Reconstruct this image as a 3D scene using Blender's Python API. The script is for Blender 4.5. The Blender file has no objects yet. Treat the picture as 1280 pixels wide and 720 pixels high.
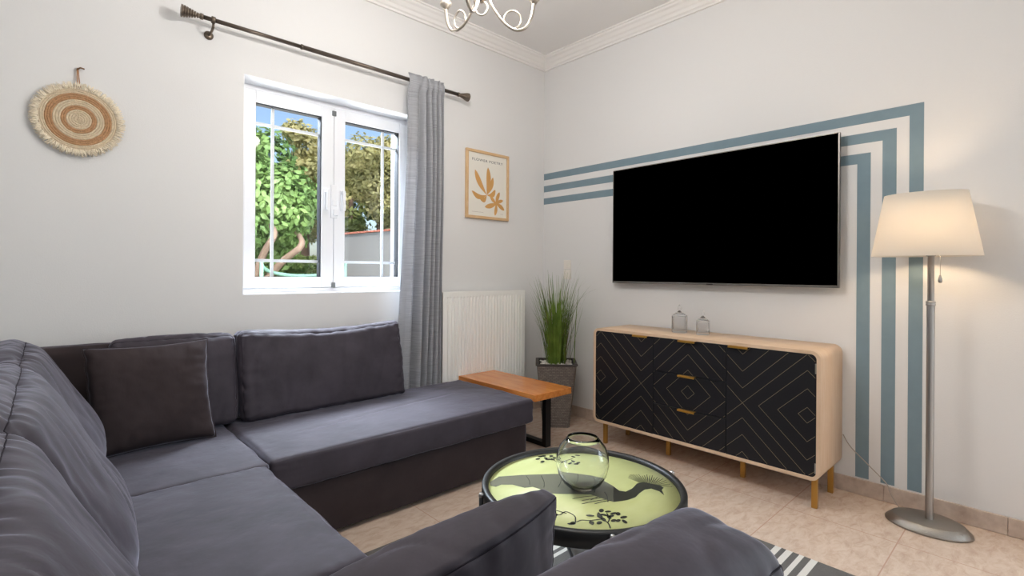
import bpy, bmesh, math, random
from math import sin, cos, pi, radians, tan, sqrt, exp
from mathutils import Vector, Matrix, noise

SC = bpy.context.scene
COL = SC.collection
SC.view_settings.view_transform = 'Standard'
SC.view_settings.look = 'None'
SC.view_settings.gamma = 1.0
SC.view_settings.use_curve_mapping = False
SC.view_settings.exposure = 0.58
SC.cycles.use_denoising = True
SC.cycles.max_bounces = 10
SC.cycles.diffuse_bounces = 5
SC.cycles.glossy_bounces = 4
SC.cycles.transmission_bounces = 8
SC.cycles.transparent_max_bounces = 16
SC.cycles.sample_clamp_indirect = 6.0
SC.cycles.caustics_reflective = False
SC.cycles.caustics_refractive = False

XT, YW, ZC, CAMH = 3.135, 2.985, 2.96, 1.15     # tv wall, window wall, ceiling, camera height


def s2l(c):
    return tuple(((v / 255) / 12.92 if v / 255 <= .04045 else (((v / 255) + .055) / 1.055) ** 2.4) for v in c)


# ------------------------------------------------------------------ materials
def mat(name, rgb, rough=.6, metal=0.0, var=0.0, vscale=8.0, stretch=(1, 1, 1), bump=0.0, bscale=60.0,
        bstretch=(1, 1, 1), sheen=0.0, spec=.5, srgb=True, rgb2=None):
    m = bpy.data.materials.new(name)
    m.use_nodes = True
    nt = m.node_tree
    b = nt.nodes['Principled BSDF']
    c = s2l(rgb) if srgb else rgb
    b.inputs['Base Color'].default_value = (*c, 1)
    b.inputs['Roughness'].default_value = rough
    b.inputs['Metallic'].default_value = metal
    b.inputs['Specular IOR Level'].default_value = spec
    if sheen:
        b.inputs['Sheen Weight'].default_value = sheen
        b.inputs['Sheen Roughness'].default_value = .28
        b.inputs['Sheen Tint'].default_value = (.83, .83, 1.0, 1)
    tc = nt.nodes.new('ShaderNodeTexCoord')
    if var or rgb2:
        mp = nt.nodes.new('ShaderNodeMapping')
        mp.inputs['Scale'].default_value = stretch
        nt.links.new(tc.outputs['Object'], mp.inputs['Vector'])
        n = nt.nodes.new('ShaderNodeTexNoise')
        n.inputs['Scale'].default_value = vscale
        n.inputs['Detail'].default_value = 6
        n.inputs['Roughness'].default_value = .6
        nt.links.new(mp.outputs['Vector'], n.inputs['Vector'])
        r = nt.nodes.new('ShaderNodeValToRGB')
        c2 = s2l(rgb2) if rgb2 else tuple(min(1, v * (1 + var)) for v in c)
        c1 = c if rgb2 else tuple(v * (1 - var) for v in c)
        r.color_ramp.elements[0].position = .3
        r.color_ramp.elements[1].position = .7
        r.color_ramp.elements[0].color = (*c1, 1)
        r.color_ramp.elements[1].color = (*c2, 1)
        nt.links.new(n.outputs['Fac'], r.inputs['Fac'])
        nt.links.new(r.outputs['Color'], b.inputs['Base Color'])
    if bump:
        mp2 = nt.nodes.new('ShaderNodeMapping')
        mp2.inputs['Scale'].default_value = bstretch
        nt.links.new(tc.outputs['Object'], mp2.inputs['Vector'])
        n2 = nt.nodes.new('ShaderNodeTexNoise')
        n2.inputs['Scale'].default_value = bscale
        n2.inputs['Detail'].default_value = 4
        nt.links.new(mp2.outputs['Vector'], n2.inputs['Vector'])
        bp = nt.nodes.new('ShaderNodeBump')
        bp.inputs['Strength'].default_value = bump
        bp.inputs['Distance'].default_value = .01
        nt.links.new(n2.outputs['Fac'], bp.inputs['Height'])
        nt.links.new(bp.outputs['Normal'], b.inputs['Normal'])
    return m


def emit_mat(name, rgb, strength):
    m = bpy.data.materials.new(name)
    m.use_nodes = True
    nt = m.node_tree
    nt.nodes.clear()
    e = nt.nodes.new('ShaderNodeEmission')
    e.inputs['Color'].default_value = (*rgb, 1)
    e.inputs['Strength'].default_value = strength
    o = nt.nodes.new('ShaderNodeOutputMaterial')
    nt.links.new(e.outputs[0], o.inputs[0])
    return m


def pane_mat(name, tint=(1, 1, 1), refl=1.0):
    m = bpy.data.materials.new(name)
    m.use_nodes = True
    nt = m.node_tree
    nt.nodes.clear()
    t = nt.nodes.new('ShaderNodeBsdfTransparent')
    t.inputs['Color'].default_value = (*tint, 1)
    g = nt.nodes.new('ShaderNodeBsdfGlossy')
    g.inputs['Roughness'].default_value = .02
    fr = nt.nodes.new('ShaderNodeFresnel')
    fr.inputs['IOR'].default_value = 1.45
    mu = nt.nodes.new('ShaderNodeMath')
    mu.operation = 'MULTIPLY'
    mu.inputs[1].default_value = refl
    nt.links.new(fr.outputs[0], mu.inputs[0])
    mx = nt.nodes.new('ShaderNodeMixShader')
    nt.links.new(mu.outputs[0], mx.inputs[0])
    nt.links.new(t.outputs[0], mx.inputs[1])
    nt.links.new(g.outputs[0], mx.inputs[2])
    o = nt.nodes.new('ShaderNodeOutputMaterial')
    nt.links.new(mx.outputs[0], o.inputs[0])
    return m


def glass_mat(name, tint=(1, 1, 1), rough=0.0, ior=1.45):
    m = bpy.data.materials.new(name)
    m.use_nodes = True
    b = m.node_tree.nodes['Principled BSDF']
    b.inputs['Base Color'].default_value = (*tint, 1)
    b.inputs['Transmission Weight'].default_value = 1
    b.inputs['Roughness'].default_value = rough
    b.inputs['IOR'].default_value = ior
    return m


def floor_mat():
    m = mat('floor_tile', (212, 186, 165), rough=.22, spec=.5)
    nt = m.node_tree
    b = nt.nodes['Principled BSDF']
    tc = nt.nodes.new('ShaderNodeTexCoord')
    sep = nt.nodes.new('ShaderNodeSeparateXYZ')
    nt.links.new(tc.outputs['Object'], sep.inputs[0])

    def joint(sock, off, w=.0022):
        a = nt.nodes.new('ShaderNodeMath'); a.operation = 'ADD'; a.inputs[1].default_value = off + 45.0
        nt.links.new(sock, a.inputs[0])
        d = nt.nodes.new('ShaderNodeMath'); d.operation = 'MODULO'; d.inputs[1].default_value = .45
        nt.links.new(a.outputs[0], d.inputs[0])
        c = nt.nodes.new('ShaderNodeMath'); c.operation = 'SUBTRACT'; c.inputs[1].default_value = .225
        nt.links.new(d.outputs[0], c.inputs[0])
        e = nt.nodes.new('ShaderNodeMath'); e.operation = 'ABSOLUTE'
        nt.links.new(c.outputs[0], e.inputs[0])
        l = nt.nodes.new('ShaderNodeMath'); l.operation = 'LESS_THAN'; l.inputs[1].default_value = w
        nt.links.new(e.outputs[0], l.inputs[0])
        return l.outputs[0]
    j1 = joint(sep.outputs['Y'], .225 - .455)
    j2 = joint(sep.outputs['X'], .225 - .435)
    mx = nt.nodes.new('ShaderNodeMath'); mx.operation = 'MAXIMUM'
    nt.links.new(j1, mx.inputs[0]); nt.links.new(j2, mx.inputs[1])
    mp = nt.nodes.new('ShaderNodeMapping')
    mp.inputs['Scale'].default_value = (1.0, 2.2, 1)
    mp.inputs['Rotation'].default_value = (0, 0, .5)
    nt.links.new(tc.outputs['Object'], mp.inputs['Vector'])
    n = nt.nodes.new('ShaderNodeTexNoise'); n.inputs['Scale'].default_value = 13; n.inputs['Detail'].default_value = 10
    n.inputs['Roughness'].default_value = .68; n.inputs['Distortion'].default_value = .6
    nt.links.new(mp.outputs[0], n.inputs['Vector'])
    r = nt.nodes.new('ShaderNodeValToRGB')
    els = r.color_ramp.elements
    els[0].position = .3; els[0].color = (*s2l((194, 167, 148)), 1)
    els[1].position = .72; els[1].color = (*s2l((224, 207, 190)), 1)
    e = els.new(.5); e.color = (*s2l((212, 190, 171)), 1)
    nt.links.new(n.outputs['Fac'], r.inputs['Fac'])
    mix = nt.nodes.new('ShaderNodeMix'); mix.data_type = 'RGBA'
    nt.links.new(mx.outputs[0], mix.inputs['Factor'])
    nt.links.new(r.outputs['Color'], mix.inputs['A'])
    mix.inputs['B'].default_value = (*s2l((194, 160, 142)), 1)
    nt.links.new(mix.outputs['Result'], b.inputs['Base Color'])
    return m


def rug_mat():
    m = mat('rug_weave', (120, 118, 116), rough=.95, spec=.1, bump=.6, bscale=350)
    nt = m.node_tree
    b = nt.nodes['Principled BSDF']
    tc = nt.nodes.new('ShaderNodeTexCoord')
    sep = nt.nodes.new('ShaderNodeSeparateXYZ')
    nt.links.new(tc.outputs['Object'], sep.inputs[0])
    r = nt.nodes.new('ShaderNodeValToRGB')
    r.color_ramp.interpolation = 'CONSTANT'
    # a band pattern across the width of the weave, object Y from 0 to 1.57
    L = 1.57
    bands = []
    for y0 in (.30, .345, .39, .435):
        bands.append((y0, y0 + .022))
    y = 1.02
    while y < 1.30:
        bands.append((y, y + .020)); y += .040
    mp = nt.nodes.new('ShaderNodeMath'); mp.operation = 'DIVIDE'; mp.inputs[1].default_value = L
    nt.links.new(sep.outputs['Y'], mp.inputs[0])
    nt.links.new(mp.outputs[0], r.inputs['Fac'])
    g = (*s2l((112, 109, 106)), 1); w = (*s2l((226, 222, 214)), 1)
    els = r.color_ramp.elements
    els[0].position = 0; els[0].color = g
    els[1].position = 1; els[1].color = g
    for a, c in bands:
        e = els.new(a / L); e.color = w
        e = els.new(c / L); e.color = g
    nt.links.new(r.outputs['Color'], b.inputs['Base Color'])
    return m


def wicker_mat():
    m = mat('grey_wicker', (128, 116, 106), rough=.6)
    nt = m.node_tree
    b = nt.nodes['Principled BSDF']
    tc = nt.nodes.new('ShaderNodeTexCoord')
    br = nt.nodes.new('ShaderNodeTexBrick')
    br.inputs['Scale'].default_value = 1.0
    br.inputs['Brick Width'].default_value = .028
    br.inputs['Row Height'].default_value = .0115
    br.inputs['Mortar Size'].default_value = .0016
    br.inputs['Mortar Smooth'].default_value = .6
    br.inputs['Color1'].default_value = (*s2l((138, 127, 118)), 1)
    br.inputs['Color2'].default_value = (*s2l((116, 105, 97)), 1)
    br.inputs['Mortar'].default_value = (*s2l((66, 60, 56)), 1)
    nt.links.new(tc.outputs['UV'], br.inputs['Vector'])
    nt.links.new(br.outputs['Color'], b.inputs['Base Color'])
    bp = nt.nodes.new('ShaderNodeBump'); bp.inputs['Strength'].default_value = .8; bp.inputs['Distance'].default_value = .004
    bp.invert = True
    nt.links.new(br.outputs['Fac'], bp.inputs['Height'])
    nt.links.new(bp.outputs['Normal'], b.inputs['Normal'])
    return m


def shade_mat():
    m = bpy.data.materials.new('lamp_shade_fabric')
    m.use_nodes = True
    nt = m.node_tree
    nt.nodes.clear()
    d = nt.nodes.new('ShaderNodeBsdfDiffuse'); d.inputs['Color'].default_value = (.93, .91, .87, 1)
    t = nt.nodes.new('ShaderNodeBsdfTranslucent'); t.inputs['Color'].default_value = (.95, .88, .78, 1)
    mx = nt.nodes.new('ShaderNodeMixShader'); mx.inputs[0].default_value = .55
    nt.links.new(d.outputs[0], mx.inputs[1]); nt.links.new(t.outputs[0], mx.inputs[2])
    o = nt.nodes.new('ShaderNodeOutputMaterial'); nt.links.new(mx.outputs[0], o.inputs[0])
    return m


def curtain_mat():
    m = bpy.data.materials.new('curtain_linen')
    m.use_nodes = True
    nt = m.node_tree
    b = nt.nodes['Principled BSDF']
    b.inputs['Roughness'].default_value = .9
    b.inputs['Specular IOR Level'].default_value = .1
    tc = nt.nodes.new('ShaderNodeTexCoord')
    mp = nt.nodes.new('ShaderNodeMapping'); mp.inputs['Scale'].default_value = (5, 5, 330)
    nt.links.new(tc.outputs['Object'], mp.inputs['Vector'])
    n = nt.nodes.new('ShaderNodeTexNoise'); n.inputs['Scale'].default_value = 1.4; n.inputs['Detail'].default_value = 5
    nt.links.new(mp.outputs[0], n.inputs['Vector'])
    r = nt.nodes.new('ShaderNodeValToRGB')
    r.color_ramp.elements[0].position = .3; r.color_ramp.elements[0].color = (*s2l((160, 161, 166)), 1)
    r.color_ramp.elements[1].position = .7; r.color_ramp.elements[1].color = (*s2l((198, 199, 203)), 1)
    nt.links.new(n.outputs['Fac'], r.inputs['Fac'])
    nt.links.new(r.outputs['Color'], b.inputs['Base Color'])
    t = nt.nodes.new('ShaderNodeBsdfTranslucent')
    nt.links.new(r.outputs['Color'], t.inputs['Color'])
    mx = nt.nodes.new('ShaderNodeMixShader'); mx.inputs[0].default_value = .3
    o = nt.nodes['Material Output']
    nt.links.new(b.outputs[0], mx.inputs[1]); nt.links.new(t.outputs[0], mx.inputs[2])
    nt.links.new(mx.outputs[0], o.inputs[0])
    return m


def leaf_mat(name, c1, c2, scale):
    m = mat(name, c1, rough=.5, rgb2=c2, vscale=scale, spec=.3)
    nt = m.node_tree
    b = nt.nodes['Principled BSDF']
    t = nt.nodes.new('ShaderNodeBsdfTranslucent')
    src = b.inputs['Base Color'].links[0].from_socket
    nt.links.new(src, t.inputs['Color'])
    mx = nt.nodes.new('ShaderNodeMixShader'); mx.inputs[0].default_value = .25
    o = nt.nodes['Material Output']
    nt.links.new(b.outputs[0], mx.inputs[1]); nt.links.new(t.outputs[0], mx.inputs[2])
    nt.links.new(mx.outputs[0], o.inputs[0])
    return m


M = {}
M['wall'] = mat('wall_paint', (226, 225, 224), rough=.85, spec=.2, bump=.10, bscale=220)
M['ceiling'] = mat('ceiling_paint', (232, 230, 228), rough=.9, spec=.2)
M['trim'] = mat('cornice_paint', (236, 233, 230), rough=.7, spec=.3)
M['floor'] = floor_mat()
M['basetile'] = mat('baseboard_tile', (176, 156, 142), rough=.35, rgb2=(208, 192, 178), vscale=16)
M['blue'] = mat('blue_grey_paint', (124, 144, 154), rough=.8, spec=.2, var=.04, vscale=14)
M['pvc'] = mat('white_window_plastic', (240, 241, 244), rough=.35)
M['gasket'] = mat('black_gasket', (28, 30, 36), rough=.6)
M['greyclip'] = mat('grey_plastic', (110, 112, 112), rough=.5)
M['pane'] = pane_mat('window_glass', (.97, .98, .98), .2)
M['velvet'] = mat('charcoal_velvet', (58, 52, 60), rough=.74, var=.26, vscale=8, stretch=(1, 1, 1), bump=.30, bscale=13, bstretch=(1, 1, .55),
                  sheen=.6, spec=.4)
M['velvet2'] = mat('dark_brown_velvet', (60, 52, 53), rough=.9, var=.14, vscale=6, bump=.35, bscale=15, bstretch=(1, 1, .7),
                   sheen=.35, spec=.1)
M['piping'] = mat('dark_seam', (46, 42, 48), rough=.9, spec=.1)
M['tvblack'] = mat('screen_black', (0, 0, 0), rough=.6, spec=0.0)
M['tvframe'] = mat('brushed_dark_metal', (120, 116, 112), rough=.35, metal=.8)
M['tvback'] = mat('black_plastic', (24, 24, 26), rough=.5)
M['oak'] = mat('pale_oak', (212, 180, 148), rough=.45, rgb2=(223, 196, 168), vscale=6, stretch=(16, 1, 1))
M['oaktop'] = mat('pale_oak_top', (222, 187, 150), rough=.4, rgb2=(233, 203, 170), vscale=6, stretch=(14, 1, 1))
M['blackpanel'] = mat('matt_black_panel', (25, 25, 29), rough=.42, spec=.35)
M['gold'] = mat('brushed_gold', (214, 164, 78), rough=.32, metal=.85)
M['goldleg'] = mat('satin_gold_leg', (186, 142, 72), rough=.35, metal=.7)
M['goldline'] = mat('dull_gold_line', (140, 124, 102), rough=.5, metal=.3)
M['steel'] = mat('brushed_steel', (170, 168, 166), rough=.32, metal=.95)
M['steelbase'] = mat('hammered_steel', (158, 153, 146), rough=.34, metal=.9, bump=.25, bscale=240)
M['blackmetal'] = mat('black_metal', (30, 30, 32), rough=.4, metal=.4)
M['blackwood'] = mat('black_tray_wood', (27, 27, 27), rough=.42)
M['lime'] = mat('pale_lime_lacquer', (196, 201, 132), rough=.32, rgb2=(208, 212, 152), vscale=5, stretch=(1, 3, 1))
M['inkgrey'] = mat('print_grey', (112, 114, 98), rough=.25)
M['inkdark'] = mat('print_black', (52, 54, 46), rough=.25)
M['orangewood'] = mat('varnished_orange_wood', (190, 112, 52), rough=.2, rgb2=(214, 140, 74), vscale=7, stretch=(5, .7, 5))
M['wicker'] = wicker_mat()
M['pebble'] = mat('white_pebble', (226, 220, 212), rough=.7, var=.1, vscale=30)
M['soil'] = mat('dark_soil', (40, 32, 26), rough=.95)
M['grass'] = leaf_mat('grass_blade', (76, 106, 36), (132, 158, 72), 9)
M['grassdry'] = leaf_mat('grass_tip', (96, 88, 56), (120, 118, 72), 9)
M['radiator'] = mat('radiator_enamel', (246, 245, 241), rough=.35)
M['curtain'] = curtain_mat()
M['rod'] = mat('bronze_rod', (92, 82, 74), rough=.35, metal=.8)
M['rodend'] = mat('bronze_finial', (116, 104, 92), rough=.35, metal=.8)
M['frameoak'] = mat('poster_frame_wood', (208, 170, 124), rough=.5, rgb2=(216, 182, 140), vscale=10, stretch=(2, 2, 2))
M['paper'] = mat('poster_paper', (232, 228, 218), rough=.7)
M['ochre'] = mat('ochre_print', (206, 156, 92), rough=.7)
M['ink'] = mat('ink_text', (84, 84, 84), rough=.7)
M['raffia'] = mat('cream_raffia', (214, 196, 168), rough=.9, var=.12, vscale=60, bump=.4, bscale=160)
M['fringe'] = mat('cream_fringe', (238, 226, 204), rough=.9, var=.1, vscale=60)
M['rope'] = mat('brown_rope', (184, 142, 104), rough=.9, var=.2, vscale=80, bump=.5, bscale=160)
M['cord'] = mat('jute_cord', (176, 128, 90), rough=.9)
M['hook'] = mat('bronze_hook', (120, 90, 66), rough=.4, metal=.6)
M['chand'] = mat('champagne_metal', (190, 180, 168), rough=.3, metal=.8)
M['bulb'] = emit_mat('warm_bulb', (1.0, .86, .68), 9.0)
M['lampbulb'] = emit_mat('lamp_bulb', (1.0, .80, .56), 6.0)
M['shade'] = shade_mat()
M['bowl'] = glass_mat('clear_glass', (.995, 1, 1), 0, 1.36)
M['jar'] = glass_mat('cut_glass', (1, 1, 1), .12, 1.25)
M['jar'].node_tree.nodes['Principled BSDF'].inputs['Transmission Weight'].default_value = .93
M['rug'] = rug_mat()
M['cable'] = mat('grey_cable', (168, 158, 148), rough=.5)
M['switch'] = mat('ivory_switch', (236, 230, 222), rough=.4)
M['leaf'] = leaf_mat('mulberry_leaf', (68, 96, 46), (142, 168, 98), 1.6)
M['olive'] = leaf_mat('olive_leaf', (128, 134, 78), (216, 206, 150), 1.2)
M['olive2'] = leaf_mat('dark_evergreen_leaf', (66, 96, 46), (160, 164, 98), 1.0)
M['bark'] = mat('tree_bark', (120, 98, 82), rough=.9, var=.2, vscale=9)
M['render'] = mat('garden_wall_render', (158, 156, 154), rough=.9)
M['rooftile'] = mat('red_roof_tile', (206, 128, 106), rough=.8, var=.15, vscale=12)
M['earth'] = mat('garden_earth', (92, 98, 74), rough=.95, rgb2=(128, 126, 102), vscale=4)
M['hose'] = mat('green_plastic', (96, 130, 112), rough=.4)
M['shutter'] = mat('grey_aluminium', (150, 153, 160), rough=.4)

# ------------------------------------------------------------------ mesh helpers


def gbox(bm, x0, x1, y0, y1, z0, z1, bev=0.0, seg=2, mi=0):
    vs = [bm.verts.new((x, y, z)) for x in (x0, x1) for y in (y0, y1) for z in (z0, z1)]
    idx = [(0, 1, 3, 2), (4, 6, 7, 5), (0, 4, 5, 1), (2, 3, 7, 6), (0, 2, 6, 4), (1, 5, 7, 3)]
    fs = [bm.faces.new([vs[i] for i in f]) for f in idx]
    for f in fs:
        f.material_index = mi
    if bev:
        es = list({e for f in fs for e in f.edges})
        r = bmesh.ops.bevel(bm, geom=es, offset=bev, segments=seg, profile=.5, affect='EDGES')
        for f in r['faces']:
            f.material_index = mi
    return fs


def B():
    return bmesh.new()


def box(x0, x1, y0, y1, z0, z1, bev=0.0, seg=2):
    bm = B()
    gbox(bm, x0, x1, y0, y1, z0, z1, bev, seg)
    return bm


def tube(bm, pts, r, n=8, closed=False, cap=True, mi=0, flat=None):
    pts = [Vector(p) for p in pts]
    rings = []
    N = len(pts)
    prev = None
    for i, p in enumerate(pts):
        if closed:
            d = pts[(i + 1) % N] - pts[(i - 1) % N]
        else:
            d = pts[min(i + 1, N - 1)] - pts[max(i - 1, 0)]
        if d.length < 1e-9:
            d = Vector((0, 0, 1))
        d.normalize()
        if prev is None:
            a = Vector((0, 0, 1)) if abs(d.z) < .9 else Vector((1, 0, 0))
            u = d.cross(a).normalized()
        else:
            u = prev - d * prev.dot(d)
            u = u.normalized() if u.length > 1e-6 else d.orthogonal().normalized()
        prev = u
        v = d.cross(u)
        rr = r[i] if isinstance(r, (list, tuple)) else r
        rings.append([bm.verts.new(p + (u * cos(2 * pi * k / n) + v * sin(2 * pi * k / n) * (flat or 1)) * rr) for k in range(n)])
    M_ = N if closed else N - 1
    for i in range(M_):
        a, b = rings[i], rings[(i + 1) % N]
        for k in range(n):
            f = bm.faces.new((a[k], a[(k + 1) % n], b[(k + 1) % n], b[k]))
            f.material_index = mi
            f.smooth = True
    if cap and not closed:
        for rg in (rings[0], rings[-1][::-1]):
            try:
                f = bm.faces.new(rg[::-1]); f.material_index = mi
            except ValueError:
                pass


def lathe(bm, prof, cx, cy, n=48, sx=1.0, sy=1.0, axis='Z', origin=None, cap=False, mi=0):
    """prof: list of (radius, height)."""
    rings = []
    for r, h in prof:
        ring = []
        for k in range(n):
            a = 2 * pi * k / n
            if axis == 'Z':
                p = (cx + r * cos(a) * sx, cy + r * sin(a) * sy, h)
            elif axis == 'X':
                p = (h, cx + r * cos(a), cy + r * sin(a))
            else:
                p = (cx + r * cos(a), h, cy + r * sin(a))
            ring.append(bm.verts.new(p))
        rings.append(ring)
    for a, b in zip(rings, rings[1:]):
        for k in range(n):
            f = bm.faces.new((a[k], a[(k + 1) % n], b[(k + 1) % n], b[k]))
            f.smooth = True
            f.material_index = mi
    if cap:
        bm.faces.new(rings[0]).material_index = mi
        bm.faces.new(rings[-1]).material_index = mi


def ploc(o):
    v = Vector((0, 0, 0))
    while o is not None:
        v += o.location
        o = o.parent
    return v


def obj(name, bm, m, parent=None, loc=None, smooth=False, recalc=True):
    """one mesh object from world-space geometry; its origin is the parent's base (or loc)."""
    if recalc:
        bmesh.ops.recalc_face_normals(bm, faces=bm.faces[:])
    off = ploc(parent) if parent else Vector(loc or (0, 0, 0))
    bmesh.ops.translate(bm, verts=bm.verts[:], vec=-off)
    me = bpy.data.meshes.new(name)
    bm.to_mesh(me)
    bm.free()
    if smooth:
        for p in me.polygons:
            p.use_smooth = True
    for mm in (m if isinstance(m, (list, tuple)) else [m]):
        me.materials.append(mm)
    o = bpy.data.objects.new(name, me)
    COL.objects.link(o)
    if parent:
        o.parent = parent
    else:
        o.location = off
    return o


def thing(name, label, cat, loc=(0, 0, 0), group=None):
    o = bpy.data.objects.new(name, None)
    o.empty_display_size = .05
    COL.objects.link(o)
    o.location = loc
    tag(o, label, cat, group)
    return o


def tag(o, label, cat, group=None, kind=None):
    if label:
        o['label'] = label
    if cat:
        o['category'] = cat
    if group:
        o['group'] = group
    if kind:
        o['kind'] = kind
    return o


def struct(name, bm, m, parent=None, label=None, cat=None, **k):
    o = obj(name, bm, m, parent, **k)
    if not parent:
        o['kind'] = 'structure'
        tag(o, label, cat)
    return o


# ------------------------------------------------------------------ room shell
X0, Y0 = -1.15, -2.6      # far sides of the room, behind and left of the camera
fl = struct('floor', box(X0 - .1, XT + .1, Y0 - .1, YW + .02, -.08, 0), M['floor'],
            label='beige marbled floor of large square tiles', cat='floor')
ce = struct('ceiling', box(X0 - .1, XT + .1, Y0 - .1, YW + .02, ZC, ZC + .15), M['ceiling'],
            label='plain white ceiling above the room', cat='ceiling')

# window wall with its opening
WX0, WX1, WZ0, WZ1 = .783, 1.905, 1.015, 2.215
bm = B()
TH = .30
gbox(bm, X0 - .1, WX0, YW, YW + TH, -.08, ZC + .15)
gbox(bm, WX1, XT + .1, YW, YW + TH, -.08, ZC + .15)
gbox(bm, WX0, WX1, YW, YW + TH, -.08, WZ0)
gbox(bm, WX0, WX1, YW, YW + TH, WZ1, ZC + .15)
struct('wall_back', bm, M['wall'], label='white wall with the window behind the sofa', cat='wall')

# tv wall with an added patio-door opening well out of frame behind the camera
DY0, DY1, DZ1 = -2.3, -.5, 2.2
bm = B()
gbox(bm, XT, XT + .25, DY1, YW + TH, -.08, ZC + .15)
gbox(bm, XT, XT + .25, Y0 - .25, DY0, -.08, ZC + .15)
gbox(bm, XT, XT + .25, DY0, DY1, DZ1, ZC + .15)
wr = struct('wall_right', bm, M['wall'], label='white wall with blue stripes behind the television', cat='wall')
struct('wall_left', box(X0 - .25, X0, Y0 - .25, YW + TH, -.08, ZC + .15), M['wall'], label='plain white wall left of the sofa', cat='wall')
# wall behind the camera with a window opening added for fill light
bm = B()
BX0, BX1, BZ0, BZ1 = .2, 2.4, .9, 2.25
gbox(bm, X0, BX0, Y0 - .25, Y0, -.08, ZC + .15)
gbox(bm, BX1, XT, Y0 - .25, Y0, -.08, ZC + .15)
gbox(bm, BX0, BX1, Y0 - .25, Y0, -.08, BZ0)
gbox(bm, BX0, BX1, Y0 - .25, Y0, BZ1, ZC + .15)
struct('wall_front', bm, M['wall'], label='white wall opposite the window', cat='wall')

# painted stripes on the tv wall (three nested bands that turn down at the right)
for (zt, zb, yr, yl) in ((1.993, 1.939, .437, .493), (1.889, 1.836, .544, .602), (1.784, 1.731, .652, .711)):
    bm = B()
    e = .0012
    gbox(bm, XT - e, XT, yr, YW - .001, zb, zt)
    gbox(bm, XT - e, XT, yr, yl, .0885, zb)
    obj('painted_stripe', bm, M['blue'], wr)

# cornice
prof = [(.0, 2.868), (.014, 2.868), (.014, 2.882), (.026, 2.888), (.034, 2.905), (.046, 2.912), (.062, 2.930), (.078, 2.938),
        (.084, 2.948), (.096, 2.950), (.096, ZC), (0, ZC)]


def cornice(name, along, label):
    bm = B()
    a, b = [], []
    for d, z in prof:
        if along == 'X':
            a.append(bm.verts.new((X0, YW - d, z))); b.append(bm.verts.new((XT - d, YW - d, z)))
        else:
            a.append(bm.verts.new((XT - d, Y0, z))); b.append(bm.verts.new((XT - d, YW - d, z)))
    n = len(a)
    for i in range(n):
        j = (i + 1) % n
        bm.faces.new((a[i], a[j], b[j], b[i]))
    bm.faces.new(a); bm.faces.new(b[::-1])
    struct(name, bm, M['trim'], label=label, cat='cornice')


cornice('trim_1', 'X', 'white stepped cornice along the window wall')
cornice('trim_2', 'Y', 'white stepped cornice along the television wall')

# tiled baseboards


def baseboard(name, along, label):
    bm = B()
    h, t = .082, .011
    if along == 'Y':
        y = .587 - .45 * 7
        ys = []
        while y < YW:
            ys.append(y); y += .45
        ys = [DY1] + [q for q in ys if q > DY1 + .05] + [YW - .012]
        for a, b in zip(ys, ys[1:]):
            gbox(bm, XT - t, XT - .0002, a + .0006, b - .0006, .0005, h, .002, 1)
    else:
        x = X0
        while x < XT - .02:
            x2 = min(x + .45, XT)
            gbox(bm, x + .0006, x2 - .0006, YW - t, YW - .0002, .0005, h, .002, 1)
            x = x2
    struct(name, bm, M['basetile'], label=label, cat='baseboard')


baseboard('baseboard_right', 'Y', 'beige stone tile baseboard below the blue stripes')
baseboard('baseboard_back', 'X', 'beige stone tile baseboard along the window wall')

# ------------------------------------------------------------------ window_1
w1 = bpy.data.objects.new('window_1', None)
COL.objects.link(w1)
w1.location = (WX0, YW + .14, WZ0)
tag(w1, 'white double casement window with thin glazing bars', 'window', kind='structure')
FY0, FY1 = YW + .135, YW + .20          # depth of the frame inside the opening
# lining of the opening
bm = B()
gbox(bm, WX0, WX1, YW + .0, FY0, WZ1 - .004, WZ1)
gbox(bm, WX0, WX0 + .004, YW + .0, FY0, WZ0, WZ1)
gbox(bm, WX1 - .004, WX1, YW + .0, FY0, WZ0, WZ1)
gbox(bm, WX0, WX1, YW - .0, FY0, WZ0, WZ0 + .006)
obj('reveal', bm, M['pvc'], w1)
bm = B()
f = .032
gbox(bm, WX0, WX1, FY0, FY1, WZ1 - f, WZ1, .003, 1)
gbox(bm, WX0, WX1, FY0, FY1, WZ0, WZ0 + f, .003, 1)
gbox(bm, WX0, WX0 + f, FY0, FY1, WZ0 + f, WZ1 - f, .003, 1)
gbox(bm, WX1 - f, WX1, FY0, FY1, WZ0 + f, WZ1 - f, .003, 1)
obj('window_frame', bm, M['pvc'], w1)
GZ0, GZ1 = 1.112, 2.115


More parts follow.
